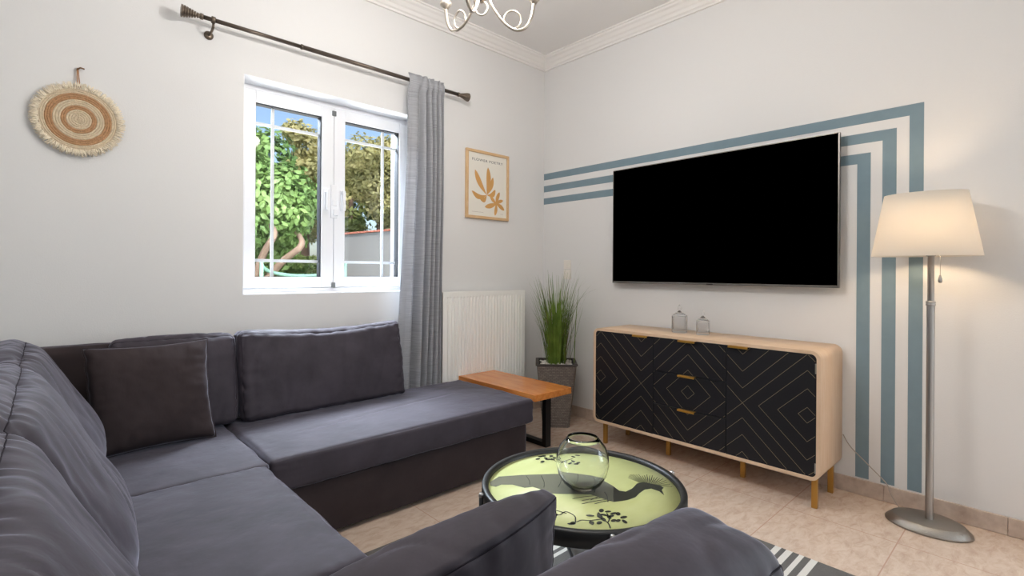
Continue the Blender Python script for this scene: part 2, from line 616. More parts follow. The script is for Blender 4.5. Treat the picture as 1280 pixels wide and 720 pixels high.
def sash(x0, x1, gx0, gx1, barx, parent):
    z0, z1 = WZ0 + f + .002, WZ1 - f - .002
    ya, yb = FY0 - .012, FY1 - .008
    bm = B()
    gbox(bm, x0, gx0, ya, yb, z0, z1, .004, 2)
    gbox(bm, gx1, x1, ya, yb, z0, z1, .004, 2)
    gbox(bm, gx0, gx1, ya, yb, z0, GZ0, .004, 2)
    gbox(bm, gx0, gx1, ya, yb, GZ1, z1, .004, 2)
    s = obj('sash', bm, M['pvc'], parent)
    bm = B()      # dark gasket line round the glass
    g = .006
    yc0, yc1 = ya + .012, yb - .01
    for a in ((gx0, gx1, GZ1 - g, GZ1), (gx0, gx1, GZ0, GZ0 + g * .5), (gx0, gx0 + g * .5, GZ0, GZ1), (gx1 - g, gx1, GZ0, GZ1)):
        gbox(bm, a[0], a[1], yc0, yc1, a[2], a[3])
    obj('gasket', bm, M['gasket'], s)
    bm = B()
    yg = (ya + yb) / 2
    w = .0085
    for yy in (yg + .006,):
        gbox(bm, barx - w, barx + w, yy, yy + .008, GZ0, GZ1)
        for zz in (1.2095, 2.004):
            gbox(bm, gx0, gx1, yy + .0005, yy + .0075, zz - w, zz + w)
    obj('glazing_bars', bm, M['pvc'], s)
    obj('glass_pane', box(gx0, gx1, yg - .002, yg + .002, GZ0, GZ1), M['pane'], s)
    return s


XM = 1.338
s1 = sash(WX0 + f + .002, XM, .880, 1.262, .984, w1)
s2 = sash(XM + .002, WX1 - f - .002, 1.413, 1.806, 1.700, w1)
# handles at the meeting stiles
for sx, s in ((XM - .052, s1), (XM + .050, s2)):
    bm = B()
    yh = FY0 - .012
    gbox(bm, sx - .011, sx + .011, yh - .010, yh, 1.535, 1.665, .003, 2)
    gbox(bm, sx - .009, sx + .009, yh - .046, yh - .008, 1.640, 1.658, .004, 2)
    gbox(bm, sx - .010, sx + .010, yh - .050, yh - .034, 1.530, 1.660, .006, 2)
    obj('handle', bm, M['pvc'], s)
bm = B()
yh = FY0 - .012
gbox(bm, XM - .022, XM + .022, yh - .014, yh, 1.485, 1.695, .004, 2)
gbox(bm, XM - .014, XM + .014, yh - .022, yh - .012, 1.560, 1.600, .003, 2)
gbox(bm, XM - .010, XM + .020, yh - .026, yh - .012, 1.500, 1.540, .003, 2)
obj('latch', bm, M['pvc'], w1)
for z in (2.147, 1.062):
    obj('frame_clip', box(XM - .013, XM + .013, FY0 - .018, FY0 - .006, z - .016, z + .016, .002, 1), M['greyclip'], w1)

obj('shutter_rail', box(WX1 - .075, WX1 - .002, YW + .225, YW + .285, WZ0, WZ1, .004, 1), M['shutter'], w1)

# unseen glazed openings added behind the camera to light the room
d1 = bpy.data.objects.new('added_door', None); COL.objects.link(d1); d1.location = (XT + .1, DY0, 0)
tag(d1, 'unseen glazed patio door added to let daylight in behind the camera', 'door', kind='structure')
bm = B()
ym = (DY0 + DY1) / 2
for a, b in ((DY0, ym), (ym, DY1)):
    gbox(bm, XT + .08, XT + .14, a, a + .07, .0, DZ1)
    gbox(bm, XT + .08, XT + .14, b - .07, b, .0, DZ1)
    gbox(bm, XT + .08, XT + .14, a + .07, b - .07, DZ1 - .07, DZ1)
    gbox(bm, XT + .08, XT + .14, a + .07, b - .07, 0, .09)
obj('door_frame', bm, M['pvc'], d1)
for a, b in ((DY0, ym), (ym, DY1)):
    obj('glass_pane', box(XT + .105, XT + .111, a + .07, b - .07, .09, DZ1 - .07), M['pane'], d1)
w2 = bpy.data.objects.new('added_window', None); COL.objects.link(w2); w2.location = (BX0, Y0 - .1, BZ0)
tag(w2, 'unseen wide white window added for fill light behind the camera', 'window', kind='structure')
bm = B()
xm = (BX0 + BX1) / 2
for a, b in ((BX0, xm), (xm, BX1)):
    gbox(bm, a, a + .06, Y0 - .14, Y0 - .08, BZ0, BZ1)
    gbox(bm, b - .06, b, Y0 - .14, Y0 - .08, BZ0, BZ1)
    gbox(bm, a + .06, b - .06, Y0 - .14, Y0 - .08, BZ1 - .06, BZ1)
    gbox(bm, a + .06, b - .06, Y0 - .14, Y0 - .08, BZ0, BZ0 + .06)
obj('window_frame', bm, M['pvc'], w2)
for a, b in ((BX0, xm), (xm, BX1)):
    obj('glass_pane', box(a + .06, b - .06, Y0 - .112, Y0 - .108, BZ0 + .06, BZ1 - .06), M['pane'], w2)

# ------------------------------------------------------------------ sofa


def spaced(n):
    return [-1 + 2 * i / n for i in range(n + 1)]


def nz(v, s=1.0, seed=0.0):
    return noise.noise(Vector((v[0] * s + seed, v[1] * s - seed * 1.7, v[2] * s + seed * .3)))


def softbox(w, t, h, r=.03, bf=.02, bb=.01, bt=.02, bs=.01, n=36, wr=.004, wf=9, gather=.002, gfreq=55, seed=0.0,
            lean=0.0, tilt=0.0, pinch=0.0, belly=0.0, sag=0.0, piping=True, warp=None, crease=1.0):
    """upholstered box: x width, y thickness (front is +y), z height from 0."""
    bm = B()
    bmesh.ops.create_cube(bm, size=2.0)
    bmesh.ops.subdivide_edges(bm, edges=bm.edges[:], cuts=n - 1, use_grid_fill=True)
    half = Vector((w / 2, t / 2, h / 2))
    info = []
    for v in bm.verts:
        p = v.co.copy()
        # concentrate the loops near the edges
        p = Vector([math.copysign(1 - (1 - abs(c)) ** 1.35, c) if abs(c) < 1 else c for c in p])
        q = Vector((p.x * half.x, p.y * half.y, p.z * half.z))
        rr = min(r, half.x * .95, half.y * .95, half.z * .95)
        core = Vector([max(-(half[i] - rr), min(half[i] - rr, q[i])) for i in range(3)])
        d = q - core
        if d.length > 1e-7:
            dn = d.normalized()
            q = core + dn * rr
        else:
            dn = Vector((0, 0, 1))
        u, y_, z_ = p.x, p.y, p.z
        fx, fy, fz = 1 - u * u, 1 - y_ * y_, 1 - z_ * z_
        # plumpness
        if y_ > 0:
            q.y += bf * (fx ** .7) * (fz ** .7) * max(0, y_) ** 1.5
            q.y += belly * (fx ** .5) * max(0, y_) * exp(-((z_ + .45) / .45) ** 2)
        else:
            q.y -= bb * fx * fz * abs(y_)
        if z_ > 0:
            q.z += bt * (fx ** .6) * (fy ** .7) * z_
        q.x += math.copysign(1, u) * bs * fy * fz * abs(u)
        if pinch:
            k = 1 - pinch * abs(u) ** 3.5
            q.y *= k
        if sag:
            q.z -= sag * (fx ** 1.2) * max(0, z_) * (1 if z_ > 0 else 0)
        # wrinkles: broad folds plus gathers along the seams
        A = Vector((q.x, q.y * 1.4, q.z))
        fold = nz((A.x + A.z * .8, A.y, (A.z - A.x * .8) * .28), wf, seed) * wr
        fold += nz((A.x - A.z * .5, A.y, (A.z + A.x * .5) * .35), wf * 2.1, seed + 7) * wr * .45
        cr_ = abs(nz((A.x * 1.1 + A.z * .55, A.y, (A.z - A.x * .5) * .30), wf * 1.5, seed + 13))
        fold += (min(cr_, .18) - .18) / .18 * wr * .55 * crease
        ed = max(abs(u) if abs(y_) > .98 or abs(z_) > .98 else 0, abs(z_) if abs(y_) > .98 or abs(u) > .98 else 0,
                 abs(y_) if abs(z_) > .98 or abs(u) > .98 else 0)
        g = gather * exp(-(1 - ed) / .13) * (nz((A.x, A.y * .2, A.z * .25), gfreq, seed + 3) if abs(z_) > .9 or abs(y_) > .98 and abs(z_) > abs(u)
                                            else nz((A.x * .25, A.y * .2, A.z), gfreq, seed + 5))
        q += dn * (fold + g)
        info.append((v, p, q))
    for v, p, q in info:
        z01 = (q.z + h / 2) / h
        zz = q.z + h / 2
        yy = q.y - zz * tan(lean)
        zz2 = zz + q.y * tilt * max(0, z01)
        co = Vector((q.x, yy, zz2))
        if warp:
            co = warp(co, p)
        v.co = co
    for fce in bm.faces:
        fce.smooth = True
    if piping:
        bm.verts.ensure_lookup_table()
        loops = []
        for ys in {1: (1,), -1: (-1,), 2: (1, -1)}[piping]:
            L = [(math.atan2(p.z * 1.0, p.x), v.co.copy()) for v, p, q in info
                 if abs(p.y - ys) < 1e-5 and (abs(abs(p.x) - 1) < 1e-5 or abs(abs(p.z) - 1) < 1e-5)]
            L.sort(key=lambda a: a[0])
            loops.append([c for _, c in L])
        for L in loops:
            tube(bm, L, .0014, 6, closed=True, mi=1)
    return bm


def place(bm, loc, rotz=0.0, pre=None):
    m = Matrix.Translation(Vector(loc)) @ Matrix.Rotation(rotz, 4, 'Z')
    if pre is not None:
        m = m @ pre
    bmesh.ops.transform(bm, matrix=m, verts=bm.verts[:])
    return bm


V = [M['velvet'], M['piping']]
sofa = thing('corner_sofa', 'large charcoal velvet corner sofa with chaise and loose back cushions', 'sofa', (.2, 2.0, 0))


def cushion(name, loc, rotz, w, t, h, label=None, parent=None, **k):
    bm = place(softbox(w, t, h, **k), loc, rotz)
    o = obj(name, bm, V, parent or sofa, recalc=False)
    if label:
        o['label'] = label
    return o


# bases
bm = place(softbox(1.43, .78, .235, r=.012, bf=.004, bb=0, bt=.0, bs=.004, n=24, wr=.0015, gather=.0006, piping=0), (1.385, 2.515, .018), pi)
obj('base', bm, M['velvet2'], sofa, recalc=False)
bm = place(softbox(1.02, .84, .235, r=.012, bf=.003, bb=0, bt=0, bs=.002, n=20, wr=.0015, gather=.0006, piping=0), (.1, 2.48, .018), pi)
obj('base', bm, M['velvet2'], sofa, recalc=False)
bm = place(softbox(1.02, .86, .235, r=.012, bf=.003, bb=0, bt=0, bs=.002, n=20, wr=.0015, gather=.0006, piping=0), (.1, 1.625, .018), pi)
obj('base', bm, M['velvet2'], sofa, recalc=False)
bm = place(softbox(1.22, 1.10, .235, r=.012, bf=.003, bb=0, bt=0, bs=.002, n=20, wr=.0015, gather=.0006, piping=0), (.2, .635, .018), pi)
obj('base', bm, M['velvet2'], sofa, recalc=False)


def chaise_warp(co, p):
    if p.z > .9:
        # shallow crease lengthways
        x, y = co.x, co.y
        c = (y - (.02 + .10 * x / .75))
        m = max(0, 1 - ((x - .05) / .5) ** 2)
        co.z += (-.007 * exp(-(c / .012) ** 2) + .004 * exp(-((c - .03) / .02) ** 2)) * m
    return co


# seats (front of the chaise faces the camera: rotz = pi)
cushion('seat_cushion', (1.400, 2.472, .254), pi, 1.485, .735, .143, r=.022, bf=.006, bb=.0, bt=.012, bs=.004, n=80, wr=.0022, wf=4,
        gather=.0022, crease=.5, seed=2.0, piping=0, warp=chaise_warp)
cushion('seat_cushion', (.205, 2.462, .254), pi, .895, .745, .142, r=.024, bf=.006, bb=0, bt=.008, bs=.003, n=40, wr=.003, wf=6,
        gather=.001, seed=4.0, piping=0, label='blue-grey worn seat cushion in the corner')
cushion('seat_cushion', (.190, 1.641, .254), pi, .885, .862, .150, r=.026, bf=.010, bb=.0, bt=.024, bs=.008, n=72, wr=.0038, wf=4.5,
        gather=.005, crease=.5, seed=6.0, piping=0)
cushion('seat_cushion', (.195, .80, .254), pi, 1.19, .78, .140, r=.024, bf=.006, bb=0, bt=.012, bs=.003, n=24, wr=.003, wf=6,
        gather=.001, seed=8.0, piping=0)

# fixed backrests
obj('backrest', place(softbox(1.13, .115, .56, r=.03, bf=.01, bb=0, bt=.006, n=22, wr=.003, piping=0), (.165, 2.895, .255), pi), M['velvet2'], sofa, recalc=False)
obj('backrest', place(softbox(2.75, .12, .50, r=.03, bf=.0, bb=0, bt=.006, n=22, wr=.003, piping=0), (-.345, 1.55, .255), -pi / 2), M['velvet2'], sofa, recalc=False)
obj('backrest', place(softbox(1.12, .11, .42, r=.03, bf=.0, bb=0, bt=.006, n=22, wr=.003, piping=0), (.25, .13, .255), 0), M['velvet2'], sofa, recalc=False)

# back cushions along the left side (front faces +X), far to near
LE = radians(23)
bk = dict(r=.05, bf=.05, bb=.01, bt=.022, bs=.012, n=88, wr=.0075, wf=5.5, gather=.008, gfreq=44, lean=LE, tilt=.30, belly=.03)
cushion('back_cushion', (.045, 2.425, .41), -pi / 2, .70, .20, .445, seed=11.0, **bk)
cushion('back_cushion', (.045, 1.650, .415), -pi / 2, .80, .21, .445, seed=17.0, **bk)
cushion('back_cushion', (.045, .845, .41), -pi / 2, .80, .21, .445, seed=23.0, **bk)
# along the window wall
bk2 = dict(r=.035, bf=.025, bb=.0, bt=.012, bs=.006, n=84, wr=.006, wf=6, gather=.008, gfreq=34, lean=radians(11), tilt=.12)
cushion('back_cushion', (1.170, 2.755, .400), pi, .915, .135, .440, seed=31.0, sag=.028, **bk2)
cushion('back_cushion', (.455, 2.775, .400), pi, .500, .125, .430, seed=37.0, **bk2)
# two at the near end, seen from behind
def corner_warp(co, p):
    co.x *= 1 - .055 * (1 - p.z * p.z)
    co.z += .030 * (co.x / .28) * max(0, p.z) if p.z > 0 else 0
    return co


cushion('back_cushion', (.300, .560, .385), radians(-4), .575, .095, .395, seed=41.0, r=.012, bf=.03, bb=.012, bt=.012, bs=.0, n=80,
        wr=.004, wf=6, gather=.007, gfreq=44, lean=radians(1), tilt=.08, pinch=.72, piping=-1, warp=corner_warp)
cushion('back_cushion', (.360, .355, .385), radians(-3), .60, .15, .445, seed=47.0, r=.04, bf=.035, bb=.02, bt=.03, bs=.01, n=80,
        wr=.0045, wf=5, gather=.006, gfreq=40, lean=radians(8), tilt=.16, piping=2)

# throw pillow in the corner


def pillow(w, h, t, n=44, seed=0.0):
    bm = B()
    grid = {}
    for side in (1, -1):
        for i in range(n + 1):
            for j in range(n + 1):
                u, v = -1 + 2 * i / n, -1 + 2 * j / n
                if side == -1 and (i in (0, n) or j in (0, n)):
                    grid[(side, i, j)] = grid[(1, i, j)]
                    continue
                edge = (1 - abs(u) ** 2.6) * (1 - abs(v) ** 2.6)
                th = t / 2 * max(edge, 0) ** .5
                # edges draw in between the corners
                px = u * w / 2 * (1 - .07 * (1 - v * v))
                pz = v * h / 2 * (1 - .06 * (1 - u * u))
                wrk = nz((px + pz, side, pz * .4 - px * .4), 9, seed) * .011 + nz((px, side, pz), 30, seed + 4) * .003
                gth = nz((px if abs(v) > abs(u) else px * .2, side * .1, pz if abs(u) > abs(v) else pz * .2), 40, seed + 2) * .013 * max(abs(u), abs(v)) ** 5
                k = min(1, (1 - max(abs(u), abs(v))) * 9)
                y = side * (th + (wrk + gth) * k)
                grid[(side, i, j)] = bm.verts.new((px + (0 if k > .9 else nz((px, 0, pz), 26, seed) * .004), y, pz + h / 2))
    for side in (1, -1):
        for i in range(n):
            for j in range(n):
                q = [grid[(side, i, j)], grid[(side, i + 1, j)], grid[(side, i + 1, j + 1)], grid[(side, i, j + 1)]]
                f_ = bm.faces.new(q if side == -1 else q[::-1])
                f_.smooth = True
    rim = [grid[(1, i, 0)].co.copy() for i in range(n)] + [grid[(1, n, j)].co.copy() for j in range(n)] + \
          [grid[(1, i, n)].co.copy() for i in range(n, 0, -1)] + [grid[(1, 0, j)].co.copy() for j in range(n, 0, -1)]
    tube(bm, rim, .003, 6, closed=True)
    return bm


bm = pillow(.45, .45, .15, seed=3)
place(bm, (.345, 2.555, .400), pi + radians(4), Matrix.Rotation(radians(17), 4, 'X'))
tp = obj('throw_pillow', bm, M['velvet2'], loc=(.33, 2.5, .40))
tag(tp, 'square dark brown throw pillow leaning in the sofa corner', 'pillow')

# ------------------------------------------------------------------ rug
RX0, RX1, RY0, RY1 = .87, 2.262, .335, 1.90
bm = box(0, RX1 - RX0, 0, RY1 - RY0, .0005, .008, .003, 2)
rg = obj('rug', bm, M['rug'])
rg.location = (RX0, RY0, 0)
tag(rg, 'flat grey rug with off-white stripes under the round coffee table', 'rug')

# ------------------------------------------------------------------ coffee table
TX, TY, TR, TZ = 1.381, 1.122, .350, .420
ct = thing('coffee_table', 'round black tray coffee table with a bird printed on lime green', 'coffee table', (TX, TY, .008))
bm = B()
lathe(bm, [(TR - .022, TZ - .014), (TR - .020, TZ), (TR - .004, TZ + .001), (TR, TZ - .004), (TR, TZ - .045), (TR - .006, TZ - .050), (TR - .03, TZ - .050), (TR - .03, TZ - .03), (TR - .022, TZ - .014)], TX, TY, 96)
obj('tray_rim', bm, M['blackwood'], ct)
ZT = TZ - .016
bm = B()
lathe(bm, [(.0005, ZT - .018), (TR - .021, ZT - .018), (TR - .021, ZT), (.0005, ZT)], TX, TY, 96)
tp_ = obj('tray_top', bm, M['lime'], ct)

BODY = [(1.159, 1.368), (1.218, 1.376), (1.289, 1.332), (1.388, 1.257), (1.434, 1.21), (1.468, 1.144), (1.474, 1.099), (1.462, 1.047), (1.361, 0.976), (1.355, 1.01), (1.349, 1.06), (1.307, 1.103), (1.274, 1.133), (1.244, 1.166), (1.254, 1.192), (1.247, 1.232), (1.221, 1.245), (1.207, 1.292), (1.178, 1.318), (1.152, 1.318), (1.145, 1.339)]
NECK = [(1.461, 1.047), (1.446, 1.012), (1.456, 0.992), (1.495, 0.992), (1.542, 1.004), (1.571, 0.996), (1.58, 0.965), (1.589, 0.94), (1.581, 0.922), (1.56, 0.917), (1.529, 0.889), (1.544, 0.917), (1.543, 0.947), (1.519, 0.958), (1.48, 0.954), (1.446, 0.946), (1.409, 0.951), (1.385, 0.961), (1.36, 0.975)]
CBASE = [(1.556, 1.0), (1.567, 0.989), (1.574, 0.975), (1.578, 0.96), (1.583, 0.945)]
CTIP = [(1.563, 1.058), (1.593, 1.067), (1.609, 1.053), (1.624, 1.039), (1.636, 1.023), (1.644, 1.005), (1.652, 0.987), (1.653, 0.965), (1.644, 0.933), (1.616, 0.9)]
FEET = [((1.349, 1.045), (1.279, 1.079)), ((1.355, 1.02), (1.290, 1.050)), ((1.36, 1.0), (1.272, 1.035)), ((1.35, 1.03), (1.315, 1.033)),
        ((1.36, .99), (1.304, 1.007)), ((1.365, .985), (1.338, .997)), ((1.40, 1.04), (1.346, .985))]
VINE = [(1.164, 1.062), (1.163, 1.034), (1.195, 1.034), (1.193, 0.997), (1.169, 0.972), (1.189, 0.967), (1.207, 0.948), (1.237, 0.929), (1.235, 0.904), (1.214, 0.879)]
VINE2 = [(1.172, 1.079), (1.181, 1.05), (1.188, 1.024)]
BERR = [(1.283, 0.964), (1.267, 0.94), (1.293, 0.946), (1.277, 0.922), (1.296, 0.927), (1.304, 0.916), (1.299, 0.892), (1.278, 0.874), (1.269, 0.891), (1.259, 0.9), (1.266, 0.922), (1.242, 0.925), (1.216, 0.921), (1.231, 0.967), (1.149, 0.973)]
BERR2 = [(1.448, 1.402), (1.474, 1.414), (1.488, 1.409), (1.477, 1.386), (1.441, 1.37), (1.475, 1.372), (1.512, 1.388), (1.488, 1.36), (1.507, 1.365), (1.481, 1.319), (1.498, 1.31), (1.502, 1.285), (1.529, 1.291), (1.516, 1.263), (1.533, 1.266), (1.572, 1.327), (1.599, 1.326)]
VINE3 = [(1.47, 1.392), (1.494, 1.377), (1.484, 1.332), (1.519, 1.317), (1.557, 1.314)]


def flat_poly(bm, pts, z, t=.0005, mi=0):
    a = [bm.verts.new((x, y, z + t)) for x, y in pts]
    fc = bm.faces.new(a)
    if fc.normal.z < 0:
        fc.normal_flip()
    fc.material_index = mi
    bmesh.ops.triangulate(bm, faces=[fc])


def stroke(bm, pts, wd, z, t=.0006, mi=0):
    pts = [Vector((p[0], p[1], 0)) for p in pts]
    n = len(pts)
    L, R_ = [], []
    for i, p in enumerate(pts):
        d = pts[min(i + 1, n - 1)] - pts[max(i - 1, 0)]
        d.normalize()
        nn = Vector((-d.y, d.x, 0)) * wd / 2 * (1 if 0 < i < n - 1 else .5)
        L.append(bm.verts.new((p.x + nn.x, p.y + nn.y, z + t))); R_.append(bm.verts.new((p.x - nn.x, p.y - nn.y, z + t)))
    for i in range(n - 1):
        f_ = bm.faces.new((R_[i], R_[i + 1], L[i + 1], L[i])); f_.material_index = mi


def smooth_line(pts, k=6):
    out = []
    n = len(pts)
    for i in range(n - 1):
        p0, p1, p2, p3 = [Vector(pts[max(0, min(n - 1, j))]) for j in (i - 1, i, i + 1, i + 2)]
        for s in range(k):
            t = s / k
            out.append(.5 * ((2 * p1) + (p2 - p0) * t + (2 * p0 - 5 * p1 + 4 * p2 - p3) * t * t + (3 * p1 - p0 - 3 * p2 + p3) * t ** 3))
    out.append(Vector(pts[-1]))
    return [tuple(v) for v in out]


def fit_tray(p):      # keep the print inside the rim
    d = Vector((p[0] - TX, p[1] - TY))
    mx = TR - .026
    if d.length > mx:
        d = d.normalized() * mx
    return (TX + d.x, TY + d.y)


bm = B()
random.seed(5)
flat_poly(bm, [fit_tray(p) for p in BODY], ZT, .0005, 0)
flat_poly(bm, NECK, ZT, .0006, 1)
for i in range(19):     # crest
    s = i / 18
    a = s * (len(CBASE) - 1); k = min(int(a), len(CBASE) - 2)
    b0 = Vector(CBASE[k]).lerp(Vector(CBASE[k + 1]), a - k)
    a = s * (len(CTIP) - 1); k = min(int(a), len(CTIP) - 2)
    b1 = Vector(CTIP[k]).lerp(Vector(CTIP[k + 1]), a - k)
    e1 = b0.lerp(b1, random.uniform(.75, 1.0))
    stroke(bm, [tuple(b0), tuple(b0.lerp(e1, .5)), fit_tray(e1)], +.0034, ZT, .0007, 1)
    stroke(bm, [fit_tray(e1 - Vector((.003, 0))), fit_tray(e1 + Vector((.003, 0)))], .004, ZT, .0008, 1)
for a, b in FEET:
    stroke(bm, smooth_line([a, ((a[0] + b[0]) / 2 + .006, (a[1] + b[1]) / 2), b]), .0035, ZT, .0007, 1)
for (a, b) in zip([(1.30, 1.32), (1.34, 1.28), (1.40, 1.24), (1.44, 1.19), (1.46, 1.13)], [(1.25, 1.25), (1.27, 1.20), (1.31, 1.17), (1.33, 1.12), (1.37, 1.06)]):
    stroke(bm, smooth_line([a, ((a[0] + b[0]) / 2, (a[1] + b[1]) / 2 - .008), b]), .0018, ZT, .0008, 1)
for ln in (VINE, VINE2, VINE3):
    stroke(bm, smooth_line(ln), .0042, ZT, .0007, 1)
stroke(bm, smooth_line([(1.235, .904), (1.262, .918), (1.283, .944)]), .004, ZT, .0007, 1)
for lst in (BERR, BERR2):
    for (x, y) in lst:
        r1, r2, a0 = random.uniform(.010, .013), random.uniform(.006, .008), random.uniform(0, 3)
        ring = []
        for k in range(14):
            a = 2 * pi * k / 14
            ex, ey = r1 * cos(a), r2 * sin(a)
            ring.append(fit_tray((x + ex * cos(a0) - ey * sin(a0), y + ex * sin(a0) + ey * cos(a0))))
        flat_poly(bm, ring, ZT, .0009, 1)
for (p, q, wd) in (((1.237, .929), (1.268, .965), .012), ((1.207, .948), (1.190, .925), .011), ((1.169, .972), (1.146, .975), .011), ((1.163, 1.034), (1.150, 1.05), .010)):
    P, Q = Vector(p), Vector(q)
    n_ = Vector((-(Q - P).y, (Q - P).x)).normalized() * wd
    flat_poly(bm, [tuple(P), tuple(P.lerp(Q, .35) + n_ * .8), tuple(P.lerp(Q, .7) + n_ * .6), tuple(Q), tuple(P.lerp(Q, .6) - n_ * .7), tuple(P.lerp(Q, .3) - n_ * .6)], ZT, .0009, 1)
obj('bird_print', bm, [M['inkgrey'], M['inkdark']], tp_, recalc=False)
# folding metal stand: posts outside the rim, ring and cross bars
LA = [radians(a) for a in (153, 233, 333, 53)]
for a in LA:
    bm = B()
    px, py = TX + (TR + .010) * cos(a), TY + (TR + .010) * sin(a)
    tube(bm, [(px, py, .009), (px, py, TZ - .012)], .0075, 12)
    lg = obj('leg', bm, M['blackmetal'], ct)
    bm = B()
    lathe(bm, [(.0001, TZ - .0125), (.0085, TZ - .012), (.0085, TZ - .004), (.005, TZ + .001), (.0001, TZ + .001)], px, py, 16)
    obj('cap', bm, M['steel'], lg)
for i in range(2):
    a, b = LA[i], LA[i + 2]
    bm = B()
    zc = TZ - .062 - .016 * i
    tube(bm, [(TX + (TR + .005) * cos(a), TY + (TR + .005) * sin(a), zc), (TX + (TR + .005) * cos(b), TY + (TR + .005) * sin(b), zc)], .007, 10)
    obj('crossbar', bm, M['blackmetal'], ct)
    bm = B()
    tube(bm, [(TX + (TR + .005) * cos(a), TY + (TR + .005) * sin(a), .06 + .016 * i), (TX + (TR + .005) * cos(b), TY + (TR + .005) * sin(b), .06 + .016 * i)], .007, 10)
    obj('crossbar', bm, M['blackmetal'], ct)

# ------------------------------------------------------------------ glass bowl on the table
bx, by, bz = 1.362, 1.105, ZT + .0012
BK = 1.14
outer = [(.0005, 0), (.030, 0), (.040, .004), (.058, .022), (.073, .048), (.080, .078), (.078, .105), (.070, .130), (.058, .150), (.050, .160)]
inner = [(.047, .160), (.055, .148), (.0668, .129), (.0748, .105), (.0768, .078), (.0698, .049), (.055, .026), (.038, .0125), (.020, .010), (.0005, .010)]
bm = B()
lathe(bm, [(r * (BK if .02 < h < .14 else 1.06), bz + h * 1.12) for r, h in outer + inner], bx, by, 64)
gb = obj('glass_bowl', bm, M['bowl'], loc=(bx, by, bz))
tag(gb, 'empty clear round glass bowl standing on the coffee table', 'glass bowl')

# ------------------------------------------------------------------ side table (wood slab on a black steel frame)
st = thing('side_table', 'low orange wood side table on black steel frame beside the chaise', 'side table', (2.33, 2.5, 0))
obj('tabletop', box(2.163, 2.497, 2.120, 2.885, .370, .411, .003, 2), M['orangewood'], st)
for xx in (2.437, 2.195):
    bm = B()
    w = .0245
    gbox(bm, xx - w, xx + w, 2.265, 2.300, .0, .3695, .002, 1)
    gbox(bm, xx - w, xx + w, 2.720, 2.755, .0, .3695, .002, 1)
    gbox(bm, xx - w, xx + w, 2.300, 2.720, .0, .030, .002, 1)
    gbox(bm, xx - w, xx + w, 2.300, 2.720, .345, .3695, .002, 1)
    obj('leg_frame', bm, M['blackmetal'], st)

# ------------------------------------------------------------------ planter with tall grass
PX, PY, PZ = 2.85, 2.575, .477
pa = -0.7477 - .05
pl = thing('potted_grass', 'tall green grass in a tapered grey wicker planter', 'potted plant', (PX, PY, 0))


def sqring(bm, hw, z, cham=.012):
    pts = []
    for sx, sy in ((1, -1), (1, 1), (-1, 1), (-1, -1)):
        c = Vector((sx * hw, sy * hw))
        pts += ([(c.x - sx * cham, c.y), (c.x, c.y - sy * cham)] if sx * sy < 0 and False else [])
        if (sx, sy) == (1, -1): pts += [(c.x - cham, c.y), (c.x, c.y + cham)]
        if (sx, sy) == (1, 1): pts += [(c.x, c.y - cham), (c.x - cham, c.y)]
        if (sx, sy) == (-1, 1): pts += [(c.x + cham, c.y), (c.x, c.y - cham)]
        if (sx, sy) == (-1, -1): pts += [(c.x, c.y + cham), (c.x + cham, c.y)]
    out = []
    for x, y in pts:
        out.append(bm.verts.new((PX + x * cos(pa) - y * sin(pa), PY + x * sin(pa) + y * cos(pa), z)))
    return out


bm = B()
uvl = bm.loops.layers.uv.new('UVMap')
rings = [(sqring(bm, .098, .002), .002), (sqring(bm, .100, .02), .02), (sqring(bm, .146, PZ - .012), PZ - .012)]
per = 0
for (a, za), (b, zb) in zip(rings, rings[1:]):
    u = 0
    for i in range(8):
        j = (i + 1) % 8
        fc = bm.faces.new((a[i], a[j], b[j], b[i]))
        wd = (b[j].co - b[i].co).length
        for lp, (uu, vv) in zip(fc.loops, ((u, za), (u + wd, za), (u + wd, zb), (u, zb))):
            lp[uvl].uv = (uu, vv)
        u += wd
bm.faces.new(rings[0][0][::-1])
pot = obj('planter', bm, M['wicker'], pl)
bm = B()
r0, r1, r2, r3 = sqring(bm, .146, PZ - .014), sqring(bm, .154, PZ - .010), sqring(bm, .154, PZ), sqring(bm, .132, PZ)
r4 = sqring(bm, .125, PZ - .05)
for a, b in ((r0, r1), (r1, r2), (r2, r3), (r3, r4)):
    for i in range(8):
        bm.faces.new((a[i], a[(i + 1) % 8], b[(i + 1) % 8], b[i]))
obj('planter_rim', bm, M['wicker'], pl)
bm = B()
bm.faces.new(sqring(bm, .127, PZ - .035))
obj('soil', bm, M['soil'], pl)
# white pebbles: a loose layer
random.seed(11)
bm = B()
for i in range(170):
    x, y = random.uniform(-.115, .115), random.uniform(-.115, .115)
    p = Vector((PX + x * cos(pa) - y * sin(pa), PY + x * sin(pa) + y * cos(pa), PZ - .026 + random.uniform(0, .018)))
    m4 = Matrix.Translation(p) @ Matrix.Rotation(random.uniform(0, 6), 4, 'Z') @ Matrix.Rotation(random.uniform(-.5, .5), 4, 'X') @ Matrix.Diagonal((random.uniform(.009, .014), random.uniform(.007, .010), random.uniform(.006, .009), 1))
    bmesh.ops.create_icosphere(bm, subdivisions=1, radius=1, matrix=m4)
pb = obj('pebbles', bm, M['pebble'], loc=(PX, PY, PZ - .03), smooth=True)
tag(pb, 'white pebbles covering the soil of the planter', 'pebbles', kind='stuff')


